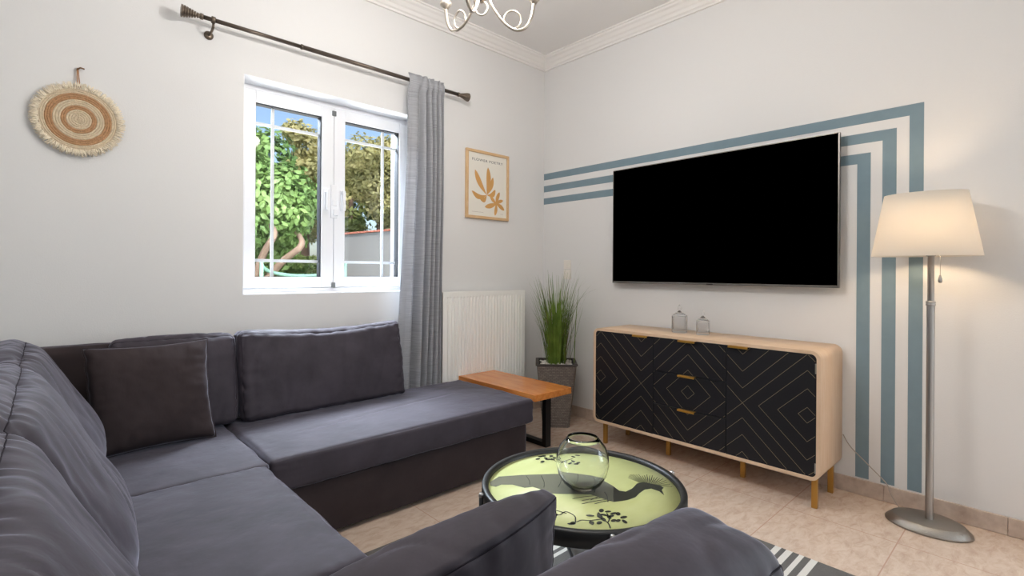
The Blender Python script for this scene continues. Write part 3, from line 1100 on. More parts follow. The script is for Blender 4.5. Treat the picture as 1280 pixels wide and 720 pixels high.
def blade(bm, base, az, length, bend, wd, mi, tip=.0):
    n = 9
    d = Vector((cos(az), sin(az), 0))
    side = Vector((-sin(az), cos(az), 0))
    L, R_ = [], []
    p = Vector(base)
    el = pi / 2 - random.uniform(.0, .24)
    for i in range(n + 1):
        s = i / n
        w = wd * (1 - s) ** .6 * (.6 + .4 * min(1, s * 6)) + .0004
        L.append(bm.verts.new(p + side * w)); R_.append(bm.verts.new(p - side * w))
        el -= bend / n * (.25 + 1.6 * s * s * 1.4)
        p = p + (d * cos(el) + Vector((0, 0, 1)) * sin(el)) * length / n
    for i in range(n):
        f_ = bm.faces.new((L[i], L[i + 1], R_[i + 1], R_[i])); f_.smooth = True
        f_.material_index = mi


random.seed(21)
bm = B()
for i in range(380):
    rr = abs(random.gauss(0, .045))
    a = random.uniform(0, 2 * pi)
    base = (PX + rr * cos(a), PY + rr * sin(a), PZ - .03)
    L = random.uniform(.26, .60) if i % 3 else random.uniform(.45, .74)
    bend = abs(random.gauss(.18, .34))
    blade(bm, base, a + random.gauss(0, .5), L, bend, random.uniform(.0026, .0046), 0 if random.random() < .86 else 1)
for az, L, bd in ((-.6, .72, .9), (-1.0, .66, 1.5), (-.5, .80, 1.75), (2.3, .70, .75), (2.6, .62, 1.0), (-.9, .50, 1.3), (.2, .6, 1.2), (1.7, .62, .9), (-.75, .85, .45), (2.4, .55, 1.5)):
    blade(bm, (PX, PY, PZ - .03), az, L, bd, .0022, 1)
for v in bm.verts:      # stay clear of the walls
    v.co.x = min(v.co.x, XT - .012); v.co.y = min(v.co.y, YW - .012)
obj('foliage', bm, [M['grass'], M['grassdry']], pl, recalc=False)

# ------------------------------------------------------------------ radiator
ra = thing('radiator', 'white ribbed panel radiator on the wall behind the side table', 'radiator', (2.41, YW - .05, .12))
RA0, RA1, RZ0, RZ1, RYF = 2.023, 2.818, .14, 1.008, YW - .100
bm = B()
npro = 25
pts = []
pit = (RA1 - RA0 - .05) / npro
xs = RA0 + .025
for i in range(npro):
    c = xs + (i + .5) * pit
    pts += [(c - pit * .5, 0), (c - pit * .26, 0), (c - pit * .16, .009), (c + pit * .16, .009), (c + pit * .26, 0)]
pts.append((RA1 - .025, 0))
# front sheet with pressed channels: proud flat areas, recessed grooves, smooth band top and bottom
zt_, zb_ = RZ1 - .045, RZ0 + .04
cols = []
for x, d in pts:
    cols.append([bm.verts.new((x, RYF, RZ0)), bm.verts.new((x, RYF, zb_ - .012)), bm.verts.new((x, RYF + d, zb_)), bm.verts.new((x, RYF + d, zt_)),
                 bm.verts.new((x, RYF, zt_ + .012)), bm.verts.new((x, RYF, RZ1 - .008))])
for a, b in zip(cols, cols[1:]):
    for k in range(5):
        bm.faces.new((a[k], b[k], b[k + 1], a[k + 1]))
gbox(bm, RA0, RA0 + .025, RYF, RYF + .012, RZ0, RZ1 - .008)
gbox(bm, RA1 - .025, RA1, RYF, RYF + .012, RZ0, RZ1 - .008)
obj('front_panel', bm, M['radiator'], ra)
obj('rear_panel', box(RA0, RA1, RYF + .055, RYF + .068, RZ0, RZ1 - .008), M['radiator'], ra)
for xa in (RA0, RA1 - .006):
    obj('side_cover', box(xa, xa + .006, RYF - .001, RYF + .07, RZ0, RZ1, .002, 1), M['radiator'], ra)
bm = B()
for i in range(40):
    x = RA0 + .012 + i * (RA1 - RA0 - .024) / 40
    gbox(bm, x, x + .012, RYF + .006, RYF + .064, RZ1 - .008, RZ1 - .004)
gbox(bm, RA0, RA1, RYF - .001, RYF + .006, RZ1 - .010, RZ1)
gbox(bm, RA0, RA1, RYF + .062, RYF + .07, RZ1 - .010, RZ1)
obj('top_grille', bm, M['radiator'], ra)
for x in (RA0 + .12, RA1 - .12):
    for z in (.3, .85):
        obj('bracket', box(x - .02, x + .02, RYF + .066, YW - .0005, z - .03, z + .03), M['radiator'], ra)

# ------------------------------------------------------------------ curtain rod and curtain
RY, RZ = YW - .10, 2.409
cr = thing('curtain_rod', 'dark bronze curtain rod with ribbed cone ends above the window', 'curtain rod', (1.35, RY, RZ))
bm = B()
tube(bm, [(.56, RY, RZ), (1.06, RY, RZ)], .0105, 14)
tube(bm, [(1.05, RY, RZ), (2.15, RY, RZ)], .0125, 14)
lathe(bm, [(.0126, 1.046), (.0145, 1.048), (.0145, 1.058), (.0126, 1.06)], RY, RZ, 16, axis='X')
obj('rod', bm, M['rod'], cr)
for xe, s in ((.57, -1), (2.140, 1)):
    bm = B()
    pr = [(.0005, 0), (.015, 0), (.015, .012), (.011, .013), (.011, .020)]
    h = .020
    for k in range(6):
        r_ = .0125 + .0030 * k
        pr += [(r_, h), (r_ + .001, h + .006), (r_ - .005, h + .007), (r_ - .005, h + .011)]
        h += .011
    pr += [(.029, h), (.030, h + .006), (.0005, h + .007)]
    lathe(bm, [(r_, xe + s * hh) for r_, hh in pr], RY, RZ, 24, axis='X')
    obj('finial', bm, M['rodend'], cr)
for xb in (.615, 1.99):
    bm = B()
    lathe(bm, [(.0127, xb - .008), (.017, xb - .008), (.017, xb + .008), (.0127, xb + .008)], RY, RZ, 20, axis='X')
    tube(bm, [(xb, RY, RZ - .015), (xb, RY, RZ - .035), (xb, RY + .03, RZ - .045), (xb, YW - .006, RZ - .045)], .006, 10)
    lathe(bm, [(.0005, YW - .0005), (.022, YW - .0005), (.022, YW - .006), (.010, YW - .012), (.0005, YW - .012)], xb, RZ - .045, 20, axis='Y')
    obj('bracket', bm, M['rodend'], cr)

# curtain: gathered on the rod, swinging a little to the window at its foot
bm = B()
nu, nv = 220, 70
rows = []
for j in range(nv + 1):
    s = j / nv
    z = 2.452 - s * (2.452 - .06)
    row = []
    sway = max(0, s - .18) / .82
    xl = 1.732 - .105 * sway ** 1.15
    xr = 2.016 - .030 * sway
    for i in range(nu + 1):
        u = i / nu
        ph = (u ** 1.45) * 2 * pi * 5.6 + .7 * sin(u * 7 + 1.0) + .5 * sin(s * 2.2 + u * 4)
        amp = (.018 + .016 * min(1, s * 3)) * 1.3 * (.25 + .75 * min(1, u * 2.2)) * (.70 + .45 * noise.noise(Vector((u * 3.1, s * .8, 2.2))))
        if s < .03:
            amp *= .55 + s * 15
        uu = u + .018 * sin(ph * 1.0 + 1.2) + .02 * noise.noise(Vector((u * 5, s * 1.3, 5.5)))
        x = xl + (xr - xl) * uu
        y = RY + sin(ph) * amp + .006 * noise.noise(Vector((u * 18, s * 3, 1.1)))
        if .006 < s < .035:      # rod pocket bulges round the rod
            y = RY - .014 - .010 * sin(pi * (s - .006) / .029) + .5 * sin(ph) * amp * .5 if i % 1 == 0 else y
            y = min(y, RY - .0145)
        elif s <= .006:
            y = RY - .010 + .5 * sin(ph * 1.5) * .02
        y = min(y, YW - .012)
        row.append(bm.verts.new((x, y, z + (.004 * sin(u * 31) if s < .01 else 0))))
    rows.append(row)
for j in range(nv):
    for i in range(nu):
        f_ = bm.faces.new((rows[j][i], rows[j][i + 1], rows[j + 1][i + 1], rows[j + 1][i])); f_.smooth = True
cu = obj('curtain', bm, M['curtain'], loc=(1.85, RY, .06))
md = cu.modifiers.new('thick', 'SOLIDIFY'); md.thickness = .0015
tag(cu, 'long grey linen curtain gathered at the right of the window', 'curtain')

# ------------------------------------------------------------------ framed poster
PX0, PX1, PZ0, PZ1 = 2.284, 2.711, 1.556, 2.073
po = thing('framed_poster', 'framed poster with ochre leaves and flower in a pale wood frame', 'picture', (2.4975, YW - .001, PZ0))
bm = B()
fw, fd = .021, .022
gbox(bm, PX0, PX1, YW - fd, YW - .001, PZ1 - fw, PZ1, .002, 1)
gbox(bm, PX0, PX1, YW - fd, YW - .001, PZ0, PZ0 + fw, .002, 1)
gbox(bm, PX0, PX0 + fw, YW - fd, YW - .001, PZ0 + fw, PZ1 - fw, .002, 1)
gbox(bm, PX1 - fw, PX1, YW - fd, YW - .001, PZ0 + fw, PZ1 - fw, .002, 1)
obj('frame', bm, M['frameoak'], po)
pp = obj('print_sheet', box(PX0 + fw - .002, PX1 - fw + .002, YW - .012, YW - .004, PZ0 + fw - .002, PZ1 - fw + .002), M['paper'], po)


def PT(px, py):      # reading of the picture's own sheet: fractions across and down
    return (PX0 + (PX1 - PX0) * px, PZ1 - (PZ1 - PZ0) * py)


PETAL_Y = [YW - .0126]


def petal(bm, x0, z0, x1, z1, wd, curve=0.0):
    PETAL_Y[0] -= .00008
    y = PETAL_Y[0]
    P, Q = Vector((x0, z0)), Vector((x1, z1))
    d = Q - P
    nn = Vector((-d.y, d.x)).normalized()
    L, R_ = [], []
    N = 12
    for i in range(N + 1):
        s = i / N
        c = P.lerp(Q, s) + nn * curve * sin(pi * s)
        w = wd * (sin(pi * min(1, s ** 1.35)) ** .7 if 0 < s < 1 else 0)
        L.append(c + nn * w); R_.append(c - nn * w)
    ring = L + R_[-2:0:-1]
    fc = bm.faces.new([bm.verts.new((p.x, y, p.y)) for p in ring])
    if fc.normal.y > 0:
        fc.normal_flip()
    bmesh.ops.triangulate(bm, faces=[fc])


bm = B()
b0 = PT(.475, .640)
for (fx, fy, wd, cv) in ((.20, .29, .016, .012), (.50, .225, .016, -.012), (.62, .36, .013, -.012), (.13, .605, .014, .030), (.30, .70, .014, .026), (.68, .545, .014, -.022)):
    q = PT(fx, fy)
    petal(bm, b0[0], b0[1], q[0], q[1], wd * 1.4, cv)
c0 = PT(.70, .75)
for (fx, fy, wd) in ((.78, .57, .013), (.87, .69, .011), (.90, .84, .013), (.67, .935, .012), (.43, .82, .015), (.55, .64, .011)):
    q = PT(fx, fy)
    petal(bm, c0[0] + (c0[0] - q[0]) * .12, c0[1] + (c0[1] - q[1]) * .12, q[0], q[1], wd * 1.25, .004)
obj('leaf_print', bm, M['ochre'], pp, recalc=False)


def lettering(name, text, size, x, y, z, m, parent, spacing=1.0, width=None):
    cu_ = bpy.data.curves.new(name, 'FONT')
    cu_.body = text
    cu_.size = size
    cu_.space_character = spacing
    cu_.align_x = 'LEFT'
    cu_.extrude = .0002
    tmp = bpy.data.objects.new('tmp', cu_)
    COL.objects.link(tmp)
    dg = bpy.context.evaluated_depsgraph_get()
    me = bpy.data.meshes.new_from_object(tmp.evaluated_get(dg))
    bpy.data.objects.remove(tmp)
    bm = B()
    bm.from_mesh(me)
    bpy.data.meshes.remove(me)
    if width:
        xs = [v.co.x for v in bm.verts]
        k = width / (max(xs) - min(xs))
        for v in bm.verts:
            v.co.x *= k
    bmesh.ops.transform(bm, matrix=Matrix.Translation((x, y, z)) @ Matrix.Rotation(pi / 2, 4, 'X'), verts=bm.verts[:])
    return obj(name, bm, m, parent)


lettering('lettering', 'FLOWER POETRY', .027, 2.341, YW - .0125, 1.992, M['ink'], pp, 1.15, .305)
for fx, ln in ((.14, .11), (.80, .03)):
    x_, z_ = PT(fx, .905)
    obj('fine_print', box(x_, x_ + ln, YW - .0124, YW - .0119, z_, z_ + .002), M['cable'], pp)

# ------------------------------------------------------------------ woven wall disc
DX, DZ, DR = .108, 1.818, .150
wd_ = thing('woven_wall_disc', 'round woven raffia wall hanging with brown rings and cream fringe', 'wall hanging', (DX, YW - .012, DZ))
bm = B()
YD = YW - .020
bands = [(0, .044, 0), (.044, .062, 1), (.062, .089, 0), (.089, .115, 1), (.115, .138, 0)]
# each band is a coil of rope rounds
for a, b, mi in bands:
    n = max(2, round((b - a) / .0088))
    for k in range(n):
        r_ = a + (b - a) * (k + .5) / n
        ring = []
        for q in range(72):
            t = 2 * pi * q / 72
            rr = r_ + .0012 * noise.noise(Vector((cos(t) * 3, sin(t) * 3, r_ * 60)))
            ring.append((DX + rr * cos(t), YD + .0018 * noise.noise(Vector((cos(t) * 8, sin(t) * 8, r_ * 90))), DZ + rr * sin(t) * 1.0))
        tube(bm, ring, (b - a) / n * .56, 7, closed=True, mi=mi)
obj('woven_coils', bm, [M['raffia'], M['rope']], wd_)
random.seed(3)
bm = B()
for k in range(620):
    t = 2 * pi * k / 620 + random.uniform(-.006, .006)
    l = random.uniform(.018, .031)
    t2 = t + random.uniform(-.06, .06)
    p0 = Vector((DX + .134 * cos(t), YD + random.uniform(-.006, .006), DZ + .134 * sin(t)))
    p1 = Vector((DX + (.136 + l) * cos(t2), YD + random.uniform(-.010, .008), DZ + (.136 + l) * sin(t2)))
    tube(bm, [p0, p0.lerp(p1, .5), p1], [.0022, .0024, .0010], 4)
obj('fringe', bm, M['fringe'], wd_)
bm = B()
tube(bm, [(DX - .004, YD, DZ + .140), (DX - .007, YD + .006, DZ + .19), (DX - .006, YW - .010, DZ + .232)], .0022, 6)
tube(bm, [(DX + .004, YD, DZ + .140), (DX - .001, YD + .006, DZ + .19), (DX - .004, YW - .010, DZ + .232)], .0022, 6)
obj('hanging_cord', bm, M['cord'], wd_)
bm = B()
tube(bm, [(DX - .006, YW - .0005, DZ + .225), (DX - .006, YW - .014, DZ + .226), (DX + .004, YW - .016, DZ + .234), (DX + .018, YW - .014, DZ + .232)], .0035, 8)
hk = obj('wall_hook', bm, M['hook'], loc=(DX, YW, DZ + .225))
tag(hk, 'small bronze hook holding the woven wall disc', 'hook')

# ------------------------------------------------------------------ television
TV0, TV1, TVZ0, TVZ1, TVX = .775, 2.222, 1.078, 1.903, XT - .062
tv = thing('television', 'large flat black wall television with the screen off', 'television', (XT - .03, 1.5, TVZ0))
obj('screen', box(TVX - .001, TVX + .004, TV0 + .008, TV1 - .005, TVZ0 + .013, TVZ1 - .005), M['tvblack'], tv)
bm = B()
gbox(bm, TVX - .002, TVX + .020, TV0, TV0 + .008, TVZ0, TVZ1, .001, 1)
gbox(bm, TVX - .002, TVX + .020, TV1 - .005, TV1, TVZ0, TVZ1, .001, 1)
gbox(bm, TVX - .002, TVX + .020, TV0 + .008, TV1 - .005, TVZ0, TVZ0 + .013, .001, 1)
gbox(bm, TVX - .002, TVX + .020, TV0 + .008, TV1 - .005, TVZ1 - .005, TVZ1, .001, 1)
obj('bezel', bm, M['tvframe'], tv)
obj('back_shell', box(TVX + .004, TVX + .045, TV0 + .03, TV1 - .03, TVZ0 + .02, TVZ1 - .06, .01, 2), M['tvback'], tv)
obj('badge', box(TVX - .006, TVX - .001, 1.460, 1.500, TVZ0 + .001, TVZ0 + .009), M['tvback'], tv)
obj('wall_bracket', box(TVX + .045, XT - .0005, 1.2, 1.8, 1.35, 1.65), M['tvback'], tv)

# ------------------------------------------------------------------ sideboard
SXF, SXB, SY0, SY1, SZ0, SZ1 = 2.748, 3.118, .768, 2.140, .142, .776
sb = thing('sideboard', 'pale oak sideboard with black gold-lined doors and drawers', 'sideboard', (2.93, 1.45, 0))


def rrect(y0, y1, z0, z1, r, n=8):
    out = []
    for cy, cz, a0 in ((y1 - r, z1 - r, 0), (y0 + r, z1 - r, 90), (y0 + r, z0 + r, 180), (y1 - r, z0 + r, 270)):
        for k in range(n + 1):
            a = radians(a0 + 90 * k / n)
            out.append((cy + r * cos(a), cz + r * sin(a)))
    return out


bm = B()
ou, inn = rrect(SY0, SY1, SZ0, SZ1, .042), rrect(SY0 + .017, SY1 - .017, SZ0 + .017, SZ1 - .017, .026)
n = len(ou)
of = [bm.verts.new((SXF, y, z)) for y, z in ou]; ob = [bm.verts.new((SXB, y, z)) for y, z in ou]
nf = [bm.verts.new((SXF, y, z)) for y, z in inn]; nb = [bm.verts.new((SXB, y, z)) for y, z in inn]
for i in range(n):
    j = (i + 1) % n
    bm.faces.new((of[i], of[j], ob[j], ob[i])).smooth = True
    bm.faces.new((nf[i], nf[j], nb[j], nb[i])).smooth = True
    bm.faces.new((of[i], of[j], nf[j], nf[i]))
    bm.faces.new((ob[i], ob[j], nb[j], nb[i]))
obj('cabinet_shell', bm, M['oak'], sb)
obj('back_panel', box(SXB - .012, SXB - .002, SY0 + .014, SY1 - .014, SZ0 + .014, SZ1 - .014), M['oak'], sb)
obj('inner_body', box(SXF + .030, SXB - .013, SY0 + .018, SY1 - .018, SZ0 + .018, SZ1 - .018), M['tvback'], sb)

# lattice of nested diamonds, clipped to each front
CEN = []
for i in range(-4, 5):
    CEN.append((1.453 + .6275 * i, .457)); CEN.append((1.453 + .31375 + .6275 * i, .757)); CEN.append((1.453 + .31375 + .6275 * i, .157))
HA, HB = .31375, .300


def clip_seg(p, q, y0, y1, z0, z1):
    t0, t1 = 0.0, 1.0
    d = (q[0] - p[0], q[1] - p[1])
    for (pp_, dd, lo, hi) in ((p[0], d[0], y0, y1), (p[1], d[1], z0, z1)):
        if abs(dd) < 1e-9:
            if pp_ < lo or pp_ > hi:
                return None
            continue
        a, b = (lo - pp_) / dd, (hi - pp_) / dd
        if a > b:
            a, b = b, a
        t0, t1 = max(t0, a), min(t1, b)
    if t1 - t0 < 1e-4:
        return None
    return ((p[0] + d[0] * t0, p[1] + d[1] * t0), (p[0] + d[0] * t1, p[1] + d[1] * t1))


def front(name, y0, y1, z0, z1, corners=()):
    """corners: which of (top-left, top-right ...) are rounded to follow the shell."""
    bm = B()
    x0, x1 = SXF + .003, SXF + .022
    pts = []
    r = .022
    for (cy, cz, a0, tagc) in ((y1, z1, 0, 'l+'), (y0, z1, 90, 'r+'), (y0, z0, 180, 'r-'), (y1, z0, 270, 'l-')):
        if tagc in corners:
            sy = 1 if cy == y1 else -1
            sz = 1 if cz == z1 else -1
            for k in range(7):
                a = radians(a0 + 90 * k / 6)
                pts.append((cy - sy * r + r * cos(a), cz - sz * r + r * sin(a)))
        else:
            pts.append((cy, cz))
    a = [bm.verts.new((x0, y, z)) for y, z in pts]; b = [bm.verts.new((x1, y, z)) for y, z in pts]
    bm.faces.new(a); bm.faces.new(b[::-1])
    for i in range(len(a)):
        j = (i + 1) % len(a)
        bm.faces.new((a[i], b[i], b[j], a[j]))
    done = set()
    g = .004
    for (cy, cz) in CEN:
        for rad in (.13, .435, .735, 1.0):
            vs = [(cy + HA * rad, cz), (cy, cz + HB * rad), (cy - HA * rad, cz), (cy, cz - HB * rad)]
            for i in range(4):
                s = clip_seg(vs[i], vs[(i + 1) % 4], y0 + g, y1 - g, z0 + g, z1 - g)
                if not s:
                    continue
                key = tuple(sorted((round(c, 3) for p in s for c in p)))
                if key in done:
                    continue
                done.add(key)
                P, Q = Vector((0, *s[0])), Vector((0, *s[1]))
                d = (Q - P).normalized()
                nn = Vector((0, -d.z, d.y)) * .0010
                xx = x0 - .0004
                vv = [bm.verts.new((xx, *(p.yz))) for p in (P + nn, Q + nn, Q - nn, P - nn)]
                f_ = bm.faces.new(vv); f_.material_index = 1
                if f_.normal.x > 0:
                    f_.normal_flip()
    o = obj(name, bm, [M['blackpanel'], M['goldline']], sb, recalc=False)
    return o


def pull(yc, z, parent, ln=.105):
    bm = B()
    x = SXF + .003
    gbox(bm, x - .018, x + .010, yc - ln / 2, yc + ln / 2, z - .002, z + .001, .0008, 1)
    gbox(bm, x - .020, x - .016, yc - ln / 2, yc + ln / 2, z - .011, z + .001, .0008, 1)
    obj('handle', bm, M['gold'], parent)


FZ0, FZ1 = SZ0 + .018, SZ1 - .018
Y1a, Y1b = 1.681, 1.228
dl = front('door', Y1a + .0015, SY1 - .018, FZ0, FZ1, ('l+', 'l-'))
pull(1.770, FZ1 + .001, dl)
dr = front('door', SY0 + .018, Y1b - .0015, FZ0, FZ1, ('r+', 'r-'))
pull(1.160, FZ1 + .001, dr)
for z in (.205, .690):
    obj('hinge', box(SXF + .0005, SXF + .004, SY0 + .0175, SY0 + .024, z - .025, z + .025, .001, 1), M['steel'], dr)
zs = [FZ0, .352, .553, FZ1]
for i in range(3):
    d = front('drawer', Y1b + .0015, Y1a - .0015, zs[i] + .0015, zs[i + 1] - .0015)
    pull(1.458, zs[i + 1] - .0005, d)
for (x, y) in ((2.785, .800), (2.900, 1.195), (2.900, 1.659), (2.785, 2.062), (3.045, .800), (3.045, 2.060)):
    obj('leg', box(x - .011, x + .011, y - .013, y + .013, .0, SZ0 + .0005, .002, 1), M['goldleg'], sb)

# ------------------------------------------------------------------ glass jars on the sideboard


def jar(cx, cy, R, H, label):
    z0 = SZ1
    j = thing('glass_jar', label, 'jar', (cx, cy, z0), 'cut glass jars on the sideboard')
    bm = B()
    nseg = 40
    rings = []
    prof_ = [(R * .94, 0), (R, .004), (R, .016), (R * .985, .018)] + [(R * .985, .018 + (H - .018) * k / 14) for k in range(1, 15)]
    for q, (r_, h) in enumerate(prof_):
        ring = []
        for k in range(nseg):
            a = 2 * pi * k / nseg
            rr = r_ + (.0016 if q > 3 and (k + q) % 2 == 0 and q < len(prof_) - 1 else 0)
            ring.append(bm.verts.new((cx + rr * cos(a), cy + rr * sin(a), z0 + h)))
        rings.append(ring)
    for r_, h in ((R - .005, H), (R - .005, .016), (.0008, .015)):
        rings.append([bm.verts.new((cx + r_ * cos(2 * pi * k / nseg), cy + r_ * sin(2 * pi * k / nseg), z0 + h)) for k in range(nseg)])
    for a, b in zip(rings, rings[1:]):
        for k in range(nseg):
            bm.faces.new((a[k], a[(k + 1) % nseg], b[(k + 1) % nseg], b[k]))
    bm.faces.new(rings[0])
    obj('jar_body', bm, M['jar'], j)
    bm = B()
    lathe(bm, [(.0005, z0 + H + .0012), (R * 1.02, z0 + H + .0012), (R * 1.02, z0 + H + .007), (R * .80, z0 + H + .014), (R * .42, z0 + H + .026), (R * .16, z0 + H + .034), (R * .13, z0 + H + .038), (.0005, z0 + H + .038)], cx, cy, 32)
    lid = obj('lid', bm, M['jar'], j)
    bm = B()
    zb = z0 + H + .0385
    lathe(bm, [(.0005, zb), (R * .22, zb + .002), (R * .30, zb + .006), (R * .18, zb + .010), (R * .26, zb + .017), (R * .22, zb + .025), (R * .08, zb + .034), (.0005, zb + .037)], cx, cy, 20)
    obj('lid_knob', bm, M['jar'], lid)


jar(2.955, 1.620, .047, .100, 'taller cut glass jar with pointed lid, near the sideboard centre')
jar(2.955, 1.465, .038, .078, 'shorter cut glass jar with pointed lid, beside the taller one')

# ------------------------------------------------------------------ floor lamp
LX, LY = 2.962, .385
lamp = thing('floor_lamp', 'brushed steel floor lamp with cream fabric shade, lit', 'floor lamp', (LX, LY, 0))
bm = B()
lathe(bm, [(.0005, .0005), (.154, .0005), (.158, .003), (.157, .010), (.132, .034), (.124, .037), (.0005, .040)], LX, LY + .006, 72, sx=.75, sy=1.0)
obj('base', bm, M['steelbase'], lamp)
bm = B()
lathe(bm, [(.0005, .032), (.0165, .032), (.0155, .036), (.0150, .045), (.0150, 1.015), (.0150, 1.02)], LX, LY, 24)
lathe(bm, [(.0125, 1.02), (.0125, 1.235), (.018, 1.236), (.018, 1.242), (.0005, 1.242)], LX, LY, 24)
obj('pole', bm, M['steel'], lamp)
bm = B()
lathe(bm, [(.0145, 1.010), (.0185, 1.012), (.0185, 1.018), (.0165, 1.021), (.0185, 1.024), (.0185, 1.030), (.0125, 1.032)], LX, LY, 24)
obj('collar', bm, M['steel'], lamp)
bm = B()
SH0, SH1 = 1.236, 1.524
A0, A1 = .203, .152
LYs = LY + .024
prof_s = [(A0, SH0), (A0 * .5 + A1 * .5, (SH0 + SH1) / 2), (A1, SH1), (A1 - .003, SH1), (A0 * .5 + A1 * .5 - .003, (SH0 + SH1) / 2), (A0 - .003, SH0), (A0, SH0)]
lathe(bm, prof_s, LX, LYs, 72, sx=.64, sy=1.0)
obj('lamp_shade', bm, M['shade'], lamp)
bm = B()
lathe(bm, [(.018, 1.242), (.018, 1.30), (.0005, 1.30)], LX, LY, 16)
tube(bm, [(LX, LY - .0, 1.290), (LX, LYs - .150, 1.50)], .003, 6)
tube(bm, [(LX, LY + .0, 1.290), (LX, LYs + .150, 1.50)], .003, 6)
obj('shade_carrier', bm, M['steel'], lamp)
bm = B()
lathe(bm, [(.0005, 1.301), (.012, 1.302), (.014, 1.32), (.028, 1.35), (.030, 1.37), (.022, 1.393), (.0005, 1.40)], LX, LY, 20)
obj('light_bulb', bm, M['lampbulb'], lamp)
bm = B()
tube(bm, [(LX - .012, LY - .034, 1.245), (LX - .012, LY - .034, 1.150)], .0012, 6)
lathe(bm, [(.0005, 1.115), (.006, 1.116), (.0085, 1.124), (.0075, 1.134), (.003, 1.150), (.0005, 1.151)], LX - .012, LY - .034, 16)
obj('pull_chain', bm, M['steel'], lamp)

# power cable from behind the sideboard to the lamp foot
bm = B()
cpts = [(3.122, .765, .30), (3.120, .73, .243), (3.120, .655, .172), (3.118, .575, .098), (3.10, .555, .06), (3.085, .52, .012), (3.06, .49, .0035), (3.03, .475, .0035)]
tube(bm, smooth_line(cpts, 8), .0026, 8)
cb = obj('power_cable', bm, M['cable'], loc=(3.1, .6, 0))
tag(cb, 'thin grey power cable running down the wall to the lamp foot', 'cable')

# light switches behind the grass
for z, lb in ((1.215, 'upper ivory wall switch behind the grass tips'), (1.135, 'lower ivory wall switch just under the other one')):
    s = thing('wall_switch', lb, 'light switch', (XT - .004, 2.71, z), 'wall switches by the corner')
    obj('plate', box(XT - .009, XT - .0005, 2.672, 2.748, z - .038, z + .038, .003, 2), M['switch'], s)
    obj('rocker', box(XT - .013, XT - .008, 2.690, 2.730, z - .024, z + .024, .002, 2), M['switch'], s)

# ------------------------------------------------------------------ chandelier
CX, CY, CZ = 1.205, 1.478, 2.147
ch = thing('chandelier', 'champagne metal chandelier with curled arms below the ceiling', 'chandelier', (CX, CY, CZ))
bm = B()
lathe(bm, [(.0005, ZC - .0005), (.060, ZC - .001), (.058, ZC - .015), (.030, ZC - .035), (.010, ZC - .045), (.0005, ZC - .045)], CX, CY, 32)
obj('ceiling_rose', bm, M['chand'], ch)
bm = B()
tube(bm, [(CX, CY, CZ + .16), (CX, CY, ZC - .044)], .007, 12)
obj('stem', bm, M['chand'], ch)
bm = B()
lathe(bm, [(.0005, CZ + .02), (.010, CZ + .022), (.016, CZ + .035), (.030, CZ + .06), (.034, CZ + .08), (.026, CZ + .10), (.014, CZ + .12), (.018, CZ + .14), (.012, CZ + .16), (.0005, CZ + .165)], CX, CY, 28)
obj('hub', bm, M['chand'], ch)
bm = B()
rr = []
for k in range(28):
    a = 2 * pi * k / 28
    rr.append((CX + .016 * cos(a), CY - .016 * cos(a), CZ + .0 + .026 * sin(a)))
tube(bm, rr, .004, 8, closed=True)
obj('ring', bm, M['chand'], ch)
for az, dz in ((-37, 0), (97, .033), (214, .0)):
    a = radians(az)
    d = Vector((cos(a), sin(a), 0))

    def at(r_, z):
        return Vector((CX, CY, 0)) + d * r_ + Vector((0, 0, z + dz * min(1, r_ / .12)))
    bm = B()
    main = smooth_line([tuple(at(.018, CZ + .06)), tuple(at(.040, CZ + .01)), tuple(at(.080, CZ - .045)), tuple(at(.125, CZ - .075)),
                        tuple(at(.165, CZ - .066)), tuple(at(.190, CZ - .025)), tuple(at(.200, CZ + .030))], 8)
    N = len(main)
    tube(bm, main, [.0042 + .003 * (i / N) for i in range(N)], 10)
    cur = []
    for k in range(30):      # curl rising from the arm's belly
        t = -1.35 + 2 * pi * .93 * k / 29
        R_ = .034
        cur.append(tuple(at(.118 + R_ * cos(t) * .95, CZ - .037 + R_ * sin(t))))
    tube(bm, cur, .0038, 8)
    arm = obj('arm', bm, M['chand'], ch)
    bm = B()
    c_ = at(.200, 0)
    lathe(bm, [(.0005, CZ + dz + .028), (.010, CZ + dz + .029), (.014, CZ + dz + .036), (.022, CZ + dz + .044), (.024, CZ + dz + .055), (.0005, CZ + dz + .056)], c_.x, c_.y, 20)
    obj('cup', bm, M['chand'], arm)
    bm = B()
    lathe(bm, [(.0005, CZ + dz + .0565), (.012, CZ + dz + .057), (.012, CZ + dz + .072), (.026, CZ + dz + .092), (.030, CZ + dz + .112), (.024, CZ + dz + .132), (.0005, CZ + dz + .142)], c_.x, c_.y, 20)
    obj('light_bulb', bm, M['bulb'], arm)

# ------------------------------------------------------------------ outside
struct('ground_outside', box(-6, 14, YW + TH + .02, 22, -.35, -.25), M['earth'], label='dry earth of the garden outside the window', cat='ground')


